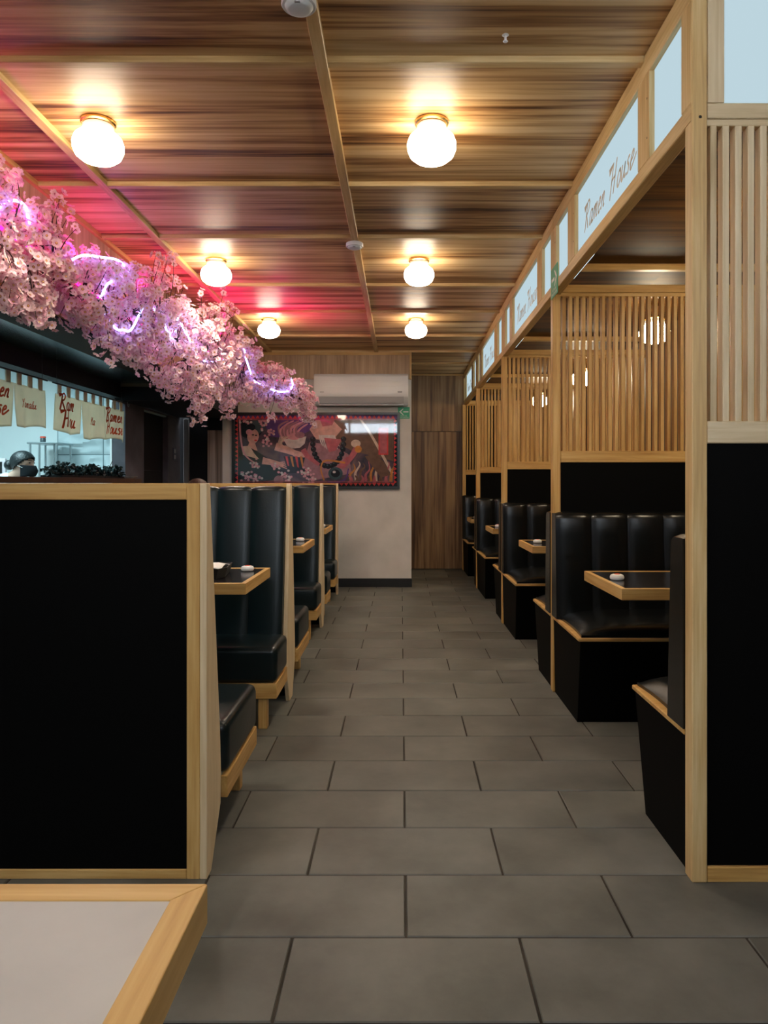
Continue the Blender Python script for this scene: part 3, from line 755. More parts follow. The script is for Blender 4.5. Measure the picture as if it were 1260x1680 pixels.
# the printed sheet: flat shapes in one mesh, many inks
W_ = px1-px0-2*fwid; H_ = pz1-pz0-2*fwid; ox, oz = px0+fwid, pz0+fwid
def mural_bg():
    m_, nt, b = nmat('mural_ground'); L = nt.links.new
    tc = nt.nodes.new('ShaderNodeTexCoord'); n = nt.nodes.new('ShaderNodeTexNoise'); n.inputs['Scale'].default_value = 3.5; n.inputs['Detail'].default_value = 5; n.inputs['Distortion'].default_value = 1.5
    L(tc.outputs['Object'], n.inputs['Vector']); r = nt.nodes.new('ShaderNodeValToRGB'); e = r.color_ramp.elements
    e[0].position = .34; e[0].color = (.035, .03, .06, 1); e[1].position = .72; e[1].color = (.26, .16, .15, 1)
    k = e.new(.5); k.color = (.10, .055, .085, 1)
    L(n.outputs['Fac'], r.inputs['Fac']); L(r.outputs['Color'], b.inputs['Base Color']); b.inputs['Roughness'].default_value = .6
    return m_
INK = [mural_bg()] + [plain('ink_'+n, tuple(min(.8, q*1.3) for q in c), .6, .2, var=.18, vscale=18) for n, c in (('red', (.62, .06, .06)), ('black', (.008, .012, .018)), ('skin', (.62, .36, .30)), ('pink', (.66, .30, .34)), ('cream', (.60, .46, .36)),
    ('violet', (.11, .05, .20)), ('orange', (.55, .22, .05)), ('mauve', (.34, .17, .19)), ('teal', (.05, .09, .10)), ('white', (.62, .55, .52)), ('brown', (.16, .09, .06)), ('rose', (.45, .12, .14)))]
INKI = {n: i for i, n in enumerate(['bg', 'red', 'black', 'skin', 'pink', 'cream', 'violet', 'orange', 'mauve', 'teal', 'white', 'brown', 'rose'])}
m = MB(); layer = [0]
def P(pts, ink, rel=True):
    layer[0] += 1; y = YB-.004-layer[0]*.00002
    m.face([(ox+u*W_, y, oz+v*H_) for u, v in pts], INKI[ink])
def E(u, v, ru, rv, ink, n=18, rot=0):
    c, s_ = math.cos(rot), math.sin(rot); ar = W_/H_
    P([(u+(ru*math.cos(2*PI*k/n)*c - rv/ar*math.sin(2*PI*k/n)*s_), v+(ru*ar*math.cos(2*PI*k/n)*s_ + rv*math.sin(2*PI*k/n)*c)) for k in range(n)], ink)
def S(pts, w0, w1, ink):
    q = smoothline([(a, b*H_/W_, 0) for a, b in pts], 6); n = len(q); Lf = []; Rt = []
    for i, p in enumerate(q):
        d = q[min(i+1, n-1)]-q[max(i-1, 0)]; d.normalize() if d.length else None; w = w0+(w1-w0)*i/(n-1)
        Lf.append((p.x-d.y*w/2, (p.y+d.x*w/2)*W_/H_)); Rt.append((p.x+d.y*w/2, (p.y-d.x*w/2)*W_/H_))
    for i in range(n-1): 
        y = YB-.004-layer[0]*.00002
        m.face([(ox+u*W_, y, oz+v*H_) for u, v in (Lf[i], Lf[i+1], Rt[i+1], Rt[i])], INKI[ink])
    layer[0] += 1
P([(0, 0), (1, 0), (1, 1), (0, 1)], 'bg')
P([(.16, .98), (.52, .98), (.46, .78), (.36, .66), (.22, .70)], 'violet')
P([(.45, .95), (.98, .95), (.98, .35), (.72, .5), (.55, .7)], 'brown')
# woman at left
E(.095, .80, .075, .13, 'black'); E(.06, .84, .05, .10, 'black'); E(.125, .83, .055, .10, 'teal')
E(.112, .70, .036, .105, 'skin', rot=-.15); E(.098, .83, .028, .05, 'black'); P([(.09, .62), (.125, .60), (.14, .50), (.07, .52)], 'skin')
E(.088, .76, .020, .042, 'pink'); E(.130, .715, .008, .009, 'black'); E(.112, .722, .008, .009, 'black'); E(.128, .645, .009, .011, 'red')
P([(.02, .55), (.08, .56), (.13, .50), (.20, .40), (.30, .34), (.33, .18), (.20, .05), (.02, .10)], 'black')
P([(.04, .56), (.09, .57), (.12, .46), (.15, .38), (.05, .44)], 'cream')
S([(.17, .36), (.24, .33), (.30, .30)], .045, .02, 'skin')
for k in range(4): S([(.27, .33-.012*k), (.30, .34-.025*k), (.335, .325-.03*k)], .010, .004, 'skin')
S([(.03, .95), (.035, .7), (.06, .45), (.14, .30)], .012, .008, 'pink')
# bowl of noodles
for k in range(12):
    a = k/11; S([(.30+.10*a, .62+.02*math.sin(k)), (.30+.12*a-.03, .80+.03*math.cos(k*2)), (.33+.12*a, .92-.02*(k % 3))], .018, .008, 'pink' if k % 2 else 'mauve')
for k in range(6): S([(.33-.01*k, .70), (.29-.006*k, .62-.02*k), (.31, .52+.01*k), (.36, .50)], .005, .003, 'cream')
P([(.30, .66), (.44, .70), (.43, .60), (.40, .54), (.35, .53), (.32, .57)], 'white'); E(.365, .70, .035, .05, 'pink'); E(.40, .72, .03, .045, 'mauve')
S([(.25, .56), (.33, .50), (.40, .44), (.43, .42)], .05, .02, 'skin')
for k in range(4): S([(.36, .50-.02*k), (.41, .47-.03*k), (.44, .43-.03*k)], .011, .005, 'skin')
# striped sleeve
P([(.30, .42), (.46, .40), (.46, .20), (.33, .18)], 'black')
for k in range(5): P([(.31+.03*k, .42), (.325+.03*k, .42), (.335+.03*k, .28-.01*k), (.325+.03*k, .29-.01*k)], 'orange' if k % 2 else 'red')
# big figure with beads
P([(.46, .62), (.60, .58), (.70, .45), (.72, .18), (.48, .08), (.42, .30)], 'mauve')
P([(.50, .94), (.60, .94), (.66, .80), (.60, .64), (.50, .66), (.46, .80)], 'skin'); P([(.52, .97), (.62, .97), (.60, .86), (.54, .84)], 'rose')
for k in range(10): S([(.52+.010*k, .72), (.53+.011*k, .62), (.545+.011*k, .56-.02*(k % 3))], .010, .003, 'white')
P([(.55, .68), (.66, .66), (.62, .50), (.58, .48)], 'rose')
for k in range(17):
    a = PI*1.08*k/16 - PI*1.04; E(.575+.095*math.cos(a), .62+.34*math.sin(a), .017, .038, 'black'); E(.57+.095*math.cos(a), .635+.34*math.sin(a), .005, .011, 'teal')
S([(.42, .52), (.45, .42), (.52, .30)], .035, .02, 'rose'); S([(.70, .40), (.66, .30), (.61, .20)], .03, .02, 'rose')
# right hand figures, fish and flames
S([(.66, .26), (.72, .42), (.76, .58)], .028, .04, 'rose'); E(.745, .60, .030, .055, 'cream'); E(.76, .52, .022, .05, 'orange')
S([(.77, .95), (.84, .72), (.97, .18)], .012, .018, 'cream'); S([(.62, .9), (.72, .8), (.80, .62)], .008, .008, 'brown')
P([(.885, .82), (.945, .82), (.945, .44), (.885, .44)], 'red'); P([(.893, .80), (.937, .80), (.937, .46), (.893, .46)], 'rose')
E(.62, .18, .045, .09, 'teal'); E(.62, .18, .028, .055, 'black'); E(.612, .20, .010, .018, 'white')
S([(.55, .08), (.53, .25), (.56, .36), (.68, .33)], .008, .012, 'orange'); S([(.57, .06), (.62, .05), (.68, .10), (.70, .25)], .02, .006, 'violet')
for k in range(9): S([(.72+.03*k, .06+.008*(k % 2)), (.71+.032*k, .16+.02*(k % 3)), (.74+.03*k, .24+.03*((k*2) % 3)), (.73+.031*k, .32+.03*(k % 2))], .020, .003, ['orange', 'cream', 'brown', 'rose'][k % 4])
for k in range(7): S([(.70+.04*k, .03), (.72+.035*k, .10), (.70+.04*k, .15)], .025, .006, ['rose', 'brown'][k % 2])
P([(.80, .42), (.86, .46), (.92, .34), (.96, .16), (.90, .12), (.84, .30)], 'brown')
# blossoms in the print
for cu_, cv_, nn in ((.07, .90, 14), (.17, .90, 16), (.21, .76, 14), (.20, .62, 14), (.12, .30, 14), (.07, .14, 18), (.13, .12, 16), (.25, .26, 16), (.30, .16, 14), (.33, .10, 10), (.43, .20, 18), (.47, .12, 10), (.46, .05, 8)):
    for k in range(nn):
        E(cu_+random.gauss(0, .018), cv_+random.gauss(0, .034), .0085, .017, 'pink' if random.random() < .7 else 'white', n=7)
S([(.20, .06), (.26, .10), (.33, .18)], .006, .003, 'brown'); E(.27, .08, .03, .07, 'mauve')
# red triangle border
bw = .048
for (a0, a1, b0, b1) in ((0, .022, 0, 1), (.978, 1, 0, 1)): P([(a0, b0), (a1, b0), (a1, b1), (a0, b1)], 'black')
P([(0, .945), (1, .945), (1, 1), (0, 1)], 'violet' ); P([(0, 0), (1, 0), (1, .05), (0, .05)], 'black')
nT = 34
for k in range(nT):
    a = .012+.976*k/nT; b = .012+.976*(k+1)/nT
    P([(a, .948), (b, .948), ((a+b)/2, .996)], 'red'); P([(a, .047), ((a+b)/2, .002), (b, .047)], 'red')
for k in range(15):
    a = .03+.92*k/15; b = .03+.92*(k+1)/15
    P([(.020, a), (.020, b), (.002, (a+b)/2)], 'red'); P([(.980, a), (.998, (a+b)/2), (.980, b)], 'red')
for (a, b) in (((.03, .93), (.97, .938)), ((.03, .062), (.97, .070))): P([a, (b[0], a[1]), b, (a[0], b[1])], 'rose')
m.build('print', INK, t, smooth='keep')
MB().box(ox-.01, ox+W_+.01, YB-.0035, YB-.0015, oz-.01, oz+H_+.01).build('backing_board', BLACKW, t)
gm = bpy.data.materials.new('picture_glass'); gm.use_nodes = True; nt = gm.node_tree; nt.nodes.clear()
tr = nt.nodes.new('ShaderNodeBsdfTransparent'); gl = nt.nodes.new('ShaderNodeBsdfGlossy'); gl.inputs['Roughness'].default_value = .03
fr = nt.nodes.new('ShaderNodeFresnel'); fr.inputs[0].default_value = 1.48; mx = nt.nodes.new('ShaderNodeMixShader'); ou = nt.nodes.new('ShaderNodeOutputMaterial')
nt.links.new(fr.outputs[0], mx.inputs[0]); nt.links.new(tr.outputs[0], mx.inputs[1]); nt.links.new(gl.outputs[0], mx.inputs[2]); nt.links.new(mx.outputs[0], ou.inputs[0])
MB().box(ox-.008, ox+W_+.008, YB-.024, YB-.020, oz-.008, oz+H_+.008).build('glass', gm, t)

# ================================================================== KITCHEN PASS
CX0 = -2.405
tag(MB().box(CX0-.40, CX0, .9, 6.64, 1.202, 1.243, .003, 1).build('pass_counter', plain('dark_walnut', (.055, .026, .012), .45, .4, var=.3, vscale=12), None), 'dark wooden pass counter in front of the kitchen', 'counter')
# foliage row on the counter
LEAFM = plain('dark_curly_leaf', (.003, .016, .016), .45, .4, var=.4, vscale=30)
t = thing('garnish_planter', 'row of dark curly green leaves in a tray on the kitchen counter', 'plant', (-2.58, 5.9, 1.243))
MB().box(-2.66, -2.50, 5.28, 6.5, 1.243, 1.262, .003).build('tray', BLACKW, t)
m = MB(); rnd = random.Random(3)
for k in range(1100):
    y = rnd.uniform(5.27, 6.52); h = .075+.018*math.sin(y*14)+.012*math.sin(y*37)
    c = Vector((-2.58+rnd.gauss(0, .035), y, 1.255+rnd.random()*h)); r = rnd.uniform(.011, .022)
    a = Vector((rnd.gauss(0, 1), rnd.gauss(0, 1), rnd.gauss(0, 1))).normalized(); b = a.orthogonal().normalized(); d = a.cross(b)
    ring = [c + r*(math.cos(q*PI/3)*b + math.sin(q*PI/3)*d) + a*r*.5*math.sin(q*2.1+k) for q in range(6)]
    for q in range(6): m.face([c, ring[q], ring[(q+1) % 6]])
fo = m.build('leaves', LEAFM, t, smooth='keep'); fo['kind'] = 'stuff'
m = MB(); m.tube(smoothline([(-2.55, 5.34, 1.27), (-2.53, 5.22, 1.275), (-2.52, 5.12, 1.30), (-2.52, 5.05, 1.30)]), .006, 6)
for k in range(26):
    y = 5.05+.3*rnd.random(); m.ball((-2.53+rnd.gauss(0, .012), y, 1.275+.035*max(0, min(1, (5.3-y)/.25))+rnd.gauss(0, .006)), .009, 6)
m.build('trailing_stem', LEAFM, t, smooth=True)
MB().tube(smoothline([(-2.64, 6.44, 1.27), (-2.64, 6.47, 1.33), (-2.63, 6.52, 1.40)]), .003, 6).build('bare_twig', SCREWM, t)
for i, (y0, y1, h, l) in enumerate(((5.55, 5.98, .085, 'crumpled white paper bag behind the left half of the leaves on the counter'), (6.05, 6.46, .10, 'crumpled white paper bag behind the right half of the leaves on the counter'))):
    m = MB(); rings = []
    for a in range(9):
        u = a/8; y = y0+(y1-y0)*u; hh = h*(.65+.35*math.sin(u*7+i*2)**2); w = .035
        rings.append([(-2.72+w*math.cos(q*PI/4)*(1+.25*math.sin(q*3+a)), y, 1.243+hh*(.5+.5*math.sin(q*PI/4))) for q in range(8)])
    m.loft(rings); tag(m.build('paper_bag', PAPER, None), l, 'paper bag', 'white paper bags on the counter')
t = thing('plate', 'flat white plate at the far end of the kitchen counter', 'plate', (-2.50, 6.48, 1.243))
MB().lathe([(.04, .0), (.05, .003), (.085, .016), (.088, .018), (.082, .018), (.05, .007), (.002, .006)], (-2.50, 6.545, 1.243), 28).build('dish', WPLAST, t, smooth=True)
tag(MB().lathe([(.018, 0), (.022, .004), (.026, .05), (.024, .05), (.02, .008), (.002, .006)], (-2.60, 6.56, 1.243), 20).build('paper_cup', WPLAST, None, smooth=True), 'small white cup behind the plate on the kitchen counter', 'cup')

# noren curtains
CLOTHM = plain('linen_cloth', (.66, .58, .46), .85, .15, var=.14, vscale=9, bump=.12, bscale=220)
_n = CLOTHM.node_tree; _t = _n.nodes.new('ShaderNodeBsdfTranslucent'); _t.inputs[0].default_value = (.78, .70, .56, 1); _x = _n.nodes.new('ShaderNodeMixShader'); _x.inputs[0].default_value = .6
_n.links.new(_n.nodes['Principled BSDF'].outputs[0], _x.inputs[1]); _n.links.new(_t.outputs[0], _x.inputs[2]); _n.links.new(_x.outputs[0], _n.nodes['Material Output'].inputs[0])
INKR = plain('red_orange_paint', (.52, .085, .025), .7, .2)
RODM = plain('dark_rod', (.02, .022, .024), .4, .5)
XN = -2.50
def noren(y0, y1, cuts, texts, label, zr=1.925, zb=1.578, hang=()):
    t = thing('noren_curtain', label, 'curtain', (XN, (y0+y1)/2, zb), 'linen curtains hanging in the kitchen pass')
    MB().tube([(XN, y0-.03, zr), (XN, y1+.03, zr)], .006, 8).build('rod', RODM, t, smooth=True)
    for yy in hang: MB().tube([(XN, yy, zr+.004), (XN, yy, 2.112)], .0018, 6).build('hanger_wire', RODM, t)
    ed = [y0]+cuts+[y1]; zt = zr-.075
    for pi, (a, b) in enumerate(zip(ed, ed[1:])):
        ny, nz = 26, 16; ph = pi*1.7+y0
        def sx(y, z):
            k = (zt-z)/(zt-zb); return XN + .018*k*math.sin((y-a)/(b-a)*7.5+ph) + .006*math.sin(y*31)*k
        def pos(u, v):
            wz = zt + (zb - .012*math.sin(u*5+ph) - .02*(pi == 1) - zt)*v
            y = a+.003+(b-a-.006)*u + .016*v*v*math.sin(ph*3+u*2.2)
            return Vector((sx(y, wz), y, wz))
        m = MB(); V = [[m.bm.verts.new(pos(i/ny, j/nz)) for j in range(nz+1)] for i in range(ny+1)]
        for i in range(ny):
            for j in range(nz): m.bm.faces.new([V[i][j], V[i+1][j], V[i+1][j+1], V[i][j+1]])
        nt_ = max(2, round((b-a)/.13))
        for k in range(nt_):
            u = (k+.5)/nt_; y = a+(b-a)*u; w = .026
            m.box(XN-.004, XN+.004, y-w, y+w, zt-.006, zr+.006)
        o = m.build('cloth_panel', CLOTHM, t, smooth=True)
        md = o.modifiers.new('thick', 'SOLIDIFY'); md.thickness = .003; md.offset = -1
        for (txt, hh, yo, zo, pen) in texts[pi]:
            def fn(u, v, yo=yo, zo=zo):
                y = a+yo+u*1.45-.02; z = zo+v; uu = (y-a)/(b-a); k = (zt-z)/(zt-zb)
                return Vector((sx(y, z)+.006, y, z))
            script_letters('letter', INKR, o, txt, fn, hh, pen*.8, .12, 2.0)
noren(3.55, 5.03, [4.10, 4.62], [[('Ram', .052, .06, 1.75, .014), ('Hou', .052, .06, 1.625, .014)], [('Ramen', .056, .15, 1.745, .016), ('HousE', .056, .15, 1.635, .016)], [('Yamalu', .030, .10, 1.705, .008)]],
      'linen curtain at the left edge of the kitchen pass, small red word', hang=(3.7, 4.99))
noren(5.17, 6.46, [5.60, 6.03], [[('Ram', .058, .09, 1.745, .017), ('Hou', .062, .12, 1.62, .018)], [('Ma', .036, .18, 1.675, .010)], [('Ramen', .055, .055, 1.735, .017), ('HousE', .055, .065, 1.63, .017)]],
      'linen curtain at the right end of the kitchen pass with three painted panels', hang=(5.2, 6.4))
tag(MB().tube(smoothline([(-2.545, 6.665, 1.97), (-2.545, 6.665, 1.93), (-2.545, 6.685, 1.915), (-2.545, 6.70, 1.93), (-2.545, 6.69, 1.94)]), .004, 8).build('wall_hook', STEEL, None, smooth=True), 'small metal hook hanging beside the curtain rod on the dark pillar', 'hook')
t = thing('light_switch', 'dark double switch plate on the purple lit wall beside the doorway', 'switch', (XL, 8.08, 1.46))
MB().box(XL, XL+.008, 8.03, 8.13, 1.46, 1.60, .002).build('plate', plain('navy_plate', (.02, .03, .06), .4), t)
MB().box(XL+.008, XL+.011, 8.05, 8.11, 1.475, 1.52, .001).box(XL+.008, XL+.011, 8.05, 8.11, 1.54, 1.585, .001).build('rocker', GPLAST, t)

# steel rack in the kitchen
t = thing('kitchen_rack', 'slim steel rack against the white kitchen wall', 'rack', (-3.5, 7.1, 0))
for x in (-3.615, -3.525, -3.36):
    for y in (6.98, 7.28): MB().tube([(x, y, 0), (x, y, 1.60)], .010, 10).build('upright', STEEL, t, smooth=True)
for z in (1.585, 1.32, .9): MB().box(-3.64, -3.34, 6.96, 7.30, z, z+.016, .003).build('shelf', STEEL, t)
t = thing('spice_jar', 'small jar with a red lid on top of the steel rack', 'jar', (-3.54, 7.08, 1.601))
MB().lathe([(.025, 0), (.026, .004), (.026, .04), (.022, .046)], (-3.54, 7.08, 1.601), 18).build('glass_body', plain('jar_dark', (.06, .09, .1), .2), t, smooth=True)
MB().lathe([(.027, .046), (.027, .06), (.024, .063)], (-3.54, 7.08, 1.601), 18).build('lid', REDP, t, smooth=True)
# order display at the left edge
t = thing('order_display', 'pale framed display with red digits at the left edge of the kitchen', 'display', (-3.68, 6.55, 1.2))
MB().box(-3.80, -3.62, 6.55, 6.58, 1.27, 1.43, .006).build('casing', plain('pale_pink_plastic', (.62, .55, .58), .4), t)
MB().box(-3.785, -3.648, 6.546, 6.55, 1.292, 1.398).build('screen', DPLAST, t)
m = MB(); fonttext('00', .085, lambda u, v: (-3.712+u, 6.5455, 1.36+v), m); fonttext('00', .045, lambda u, v: (-3.705+u, 6.5455, 1.308+v), m); m.build('digits', REDM, t)
MB().box(-3.73, -3.69, 6.56, 6.57, .905, 1.27).build('stand', GPLAST, t)
tag(MB().box(-5.0, -3.0, 6.44, 6.75, .86, .905, .004).build('prep_counter', STEEL, None), 'steel prep counter behind the kitchen worker', 'counter')
# kitchen luminaires
for i, (x, y) in enumerate(((-3.3, 3.3), (-3.6, 5.6))):
    t = thing('kitchen_ceiling_light', ['cool white kitchen ceiling light, nearer one', 'cool white kitchen ceiling light, farther one'][i], 'ceiling light', (x, y, 2.36), 'kitchen ceiling lights')
    MB().box(x-.3, x+.3, y-.6, y+.6, 2.375, 2.399, .004).build('housing', WPLAST, t)
    area('kitchen_lamp', (x, y, 2.37), (0, 0, 0), .56, 1.16, KITCHEN, (.60, .92, 1.0), parent=t)

# ================================================================== PEOPLE
SKIN = plain('skin', (.52, .33, .25), .5, .4, var=.06, vscale=20)
HAIRK = plain('black_hair', (.007, .010, .011), .35, .5, bump=.5, bscale=90)
HAIRB = plain('brown_hair', (.07, .035, .024), .5, .4, bump=.6, bscale=70)
COAT = plain('white_coat', (.72, .76, .76), .8, .2, bump=.1, bscale=60)
SHIRT = plain('dark_shirt', (.03, .03, .035), .8, .2)
TROUS = plain('black_trousers', (.012, .012, .014), .8, .2)
def skin_mesh(name, nodes, edges, mat, parent, sub=2, root=None):
    """nodes: {key: (pos, radius)}"""
    keys = list(nodes); idx = {k: i for i, k in enumerate(keys)}; org = wloc(parent)
    me = bpy.data.meshes.new('tmp'); me.from_pydata([Vector(nodes[k][0]) for k in keys], [(idx[a], idx[b]) for a, b in edges], [])
    o = bpy.data.objects.new('tmp', me); COL.objects.link(o)
    sk = o.modifiers.new('s', 'SKIN'); sk.use_smooth_shade = True
    sd = o.modifiers.new('u', 'SUBSURF'); sd.levels = sub; sd.render_levels = sub
    for i, k in enumerate(keys):
        r = nodes[k][1]; me.skin_vertices[0].data[i].radius = r if isinstance(r, tuple) else (r, r)
        me.skin_vertices[0].data[i].use_root = (k == (root or keys[0]))
    dg = bpy.context.evaluated_depsgraph_get(); m2 = bpy.data.meshes.new_from_object(o.evaluated_get(dg))
    bpy.data.objects.remove(o)
    m2.name = name; m2.materials.clear(); m2.materials.append(mat)
    for v in m2.vertices: v.co -= org
    for p in m2.polygons: p.use_smooth = True
    r = bpy.data.objects.new(name, m2); COL.objects.link(r); r.parent = parent; return r
def hand(nodes, edges, wrist, tag_, d, up, side, curl=.6):
    """five fingers on a palm; d: direction of the fingers, up: back of hand, side: towards the thumb"""
    w = Vector(nodes[wrist][0]); d = Vector(d).normalized(); up = Vector(up).normalized(); side = Vector(side).normalized()
    pm = tag_+'palm'; nodes[pm] = (w+d*.045, (.030, .016)); edges.append((wrist, pm))
    for k, (off, ln) in enumerate(((.026, .070), (.009, .080), (-.009, .074), (-.026, .058))):
        kn = w+d*.088+side*off; prev = pm
        for j in range(4):
            key = '%sf%d%d' % (tag_, k, j); a = curl*j*.5
            if j == 0: p = kn
            else: p = p + (d*math.cos(a)-up*math.sin(a))*ln/3
            nodes[key] = (p, .0092-.001*j); edges.append((prev, key)); prev = key
    p = w+d*.02+side*.028; prev = pm
    for j in range(3):
        key = '%st%d' % (tag_, j); nodes[key] = (p, .0105-.001*j); edges.append((prev, key)); prev = key
        p = p + (side*.55+d*.75-up*.25*j).normalized()*.03
def add(a, b): return (a[0]+b[0], a[1]+b[1], a[2]+b[2])
# --- kitchen worker, bending over the counter, facing right
bx, by = -3.47, 6.22
t = thing('person', 'person in white with black hair bun and black face mask, head bowed in the kitchen', 'person', (bx, by, 0))
N = {'pelvis': ((bx-.10, by, .83), (.15, .12)), 'waist': ((bx-.07, by, .97), (.13, .11)), 'chest': ((bx-.01, by, 1.12), (.15, .115)), 'neck0': ((bx+.06, by, 1.225), .062), 'neck1': ((bx+.135, by, 1.275), .050)}
ED = [('pelvis', 'waist'), ('waist', 'chest'), ('chest', 'neck0'), ('neck0', 'neck1')]
hx, hz = bx+.195, 1.365          # head centre
N['jaw'] = ((hx+.010, by, hz-.045), .062); N['mid'] = ((hx+.0, by, hz+.015), .078); N['crown'] = ((hx-.012, by, hz+.055), .066)
ED += [('neck1', 'jaw'), ('jaw', 'mid'), ('mid', 'crown')]
N['nose'] = ((hx+.088, by, hz-.022), .012); ED.append(('mid', 'nose'))
N['chin'] = ((hx+.062, by, hz-.085), .026); ED.append(('jaw', 'chin'))
for s_, sn in ((-1, 'r'), (1, 'l')):
    N['ear'+sn] = ((hx-.018, by+s_*.083, hz-.014), (.010, .022)); ED.append(('mid', 'ear'+sn))
    N['sh'+sn] = ((bx+.0, by+s_*.17, 1.165), .058); N['el'+sn] = ((bx+.10, by+s_*.25, .955), .042); N['wr'+sn] = ((bx+.34, by+s_*.12, .93), .026)
    ED += [('chest', 'sh'+sn), ('sh'+sn, 'el'+sn), ('el'+sn, 'wr'+sn)]
    hand(N, ED, 'wr'+sn, 'h'+sn, (1, -s_*.35, -.1), (0, 0, 1), (.2, -s_, 0), .7)
    N['hip'+sn] = ((bx-.10, by+s_*.09, .76), .092); N['kn'+sn] = ((bx-.06, by+s_*.10, .43), .062); N['an'+sn] = ((bx-.09, by+s_*.10, .08), .042); N['to'+sn] = ((bx+.08, by+s_*.11, .035), .035)
    ED += [('pelvis', 'hip'+sn), ('hip'+sn, 'kn'+sn), ('kn'+sn, 'an'+sn), ('an'+sn, 'to'+sn)]
skin_mesh('body', N, ED, SKIN, t, 2, 'pelvis')
C = {k: N[k] for k in ('pelvis', 'waist', 'chest', 'neck0')}
C = {k: (v[0], tuple(q+.022 for q in v[1]) if isinstance(v[1], tuple) else v[1]+.014) for k, v in C.items()}
CE = [('pelvis', 'waist'), ('waist', 'chest'), ('chest', 'neck0')]
for sn in 'rl':
    for k, q in (('sh', .016), ('el', .014)): C[k+sn] = (N[k+sn][0], N[k+sn][1]+q)
    w_ = Vector(N['el'+sn][0]).lerp(Vector(N['wr'+sn][0]), .85); C['cu'+sn] = (tuple(w_), .038)
    CE += [('chest', 'sh'+sn), ('sh'+sn, 'el'+sn), ('el'+sn, 'cu'+sn)]
C['neck0'] = (N['neck0'][0], .092); C['collar'] = (tuple(Vector(N['neck0'][0]).lerp(Vector(N['neck1'][0]), .75)), .064); CE.append(('neck0', 'collar'))
skin_mesh('white_coat', C, CE, COAT, t, 2, 'pelvis')
def trousers(N, t, mat):
    C = {'pelvis': (add(N['pelvis'][0], (0, 0, -.01)), (.165, .135))}; CE = []
    for sn in 'rl':
        for k, q in (('hip', .014), ('kn', .016), ('an', .022)): C[k+sn] = (N[k+sn][0], N[k+sn][1]+q)
        CE += [('pelvis', 'hip'+sn), ('hip'+sn, 'kn'+sn), ('kn'+sn, 'an'+sn)]
    skin_mesh('trousers', C, CE, mat, t, 2, 'pelvis')
trousers(N, t, TROUS)
def hair_cap(name, c, r, cut, mat, parent, extra=None):
    """ellipsoid cap; cut(dir)->True where hair grows"""
    m = MB(); n = 36; mm = 22; V = {}
    for j in range(mm+1):
        th = PI*j/mm
        for k in range(n):
            d_ = Vector((math.sin(th)*math.cos(2*PI*k/n), math.sin(th)*math.sin(2*PI*k/n), math.cos(th)))
            f = 1+.02*noise.noise(d_*9)
            V[j, k] = (d_, Vector((c[0]+r[0]*d_.x*f, c[1]+r[1]*d_.y*f, c[2]+r[2]*d_.z*f)))
    vv = {}
    def gv(key):
        if key not in vv: vv[key] = m.bm.verts.new(V[key][1])
        return vv[key]
    for j in range(mm):
        for k in range(n):
            ks = [(j, k), (j, (k+1) % n), (j+1, (k+1) % n), (j+1, k)]
            dd = sum((V[q][0] for q in ks), Vector())/4
            if cut(dd):
                if j == 0: q = [gv((0, 0)), gv(ks[2]), gv(ks[3])]
                elif j == mm-1: q = [gv(ks[0]), gv(ks[1]), gv((mm, 0))]
                else: q = [gv(x) for x in ks]
                m.bm.faces.new(q)
    if extra: extra(m)
    o = m.build(name, mat, parent, smooth=True)
    md = o.modifiers.new('thick', 'SOLIDIFY'); md.thickness = .010; md.offset = -1
    return o
hair_cap('hair', (hx-.012, by, hz+.022), (.105, .092, .098), lambda d: d.z > .28*d.x + .62*max(0, d.x-.2) - .30 - .35*max(0, -d.x), HAIRK, t)
m = MB(); m.ball((hx-.128, by, hz-.006), (.042, .045, .044), 20); m.build('hair_bun', HAIRK, t, smooth=True)
# mask: curved shell over nose and chin
m = MB(); nn = 14; V = []
for i in range(nn+1):
    a = (i/nn-.5)*PI*.98; R_ = []
    for j in range(9):
        v = j/8; z = hz-.012-.092*v; rr = .086+.012*math.sin(v*PI) + .012*math.cos(a)**4*math.sin(v*PI*.9) - .006*v
        R_.append(m.bm.verts.new((hx+.006+rr*math.cos(a)*1.05, by+.080*math.sin(a), z - .012*(1-math.cos(a))*(v-.5))))
    V.append(R_)
for i in range(nn):
    for j in range(8): m.bm.faces.new([V[i][j], V[i+1][j], V[i+1][j+1], V[i][j+1]])
o = m.build('face_mask', plain('black_mask', (.008, .011, .014), .7, .2), t, smooth=True); md = o.modifiers.new('thick', 'SOLIDIFY'); md.thickness = .003
for s_ in (-1, 1):
    MB().ball((hx+.068, by+s_*.036, hz+.012), (.007, .012, .006), 12).build('eye', DPLAST, t, smooth=True)
    MB().tube(smoothline([(hx+.076, by+s_*.016, hz+.030), (hx+.072, by+s_*.036, hz+.034), (hx+.058, by+s_*.054, hz+.028)]), [.0025]*13, 6).build('eyebrow', HAIRK, t, smooth=True)
    MB().tube([(hx+.03, by+s_*.083, hz-.03), (hx-.012, by+s_*.092, hz-.012)], .0016, 6).build('ear_loop', WPLAST, t)
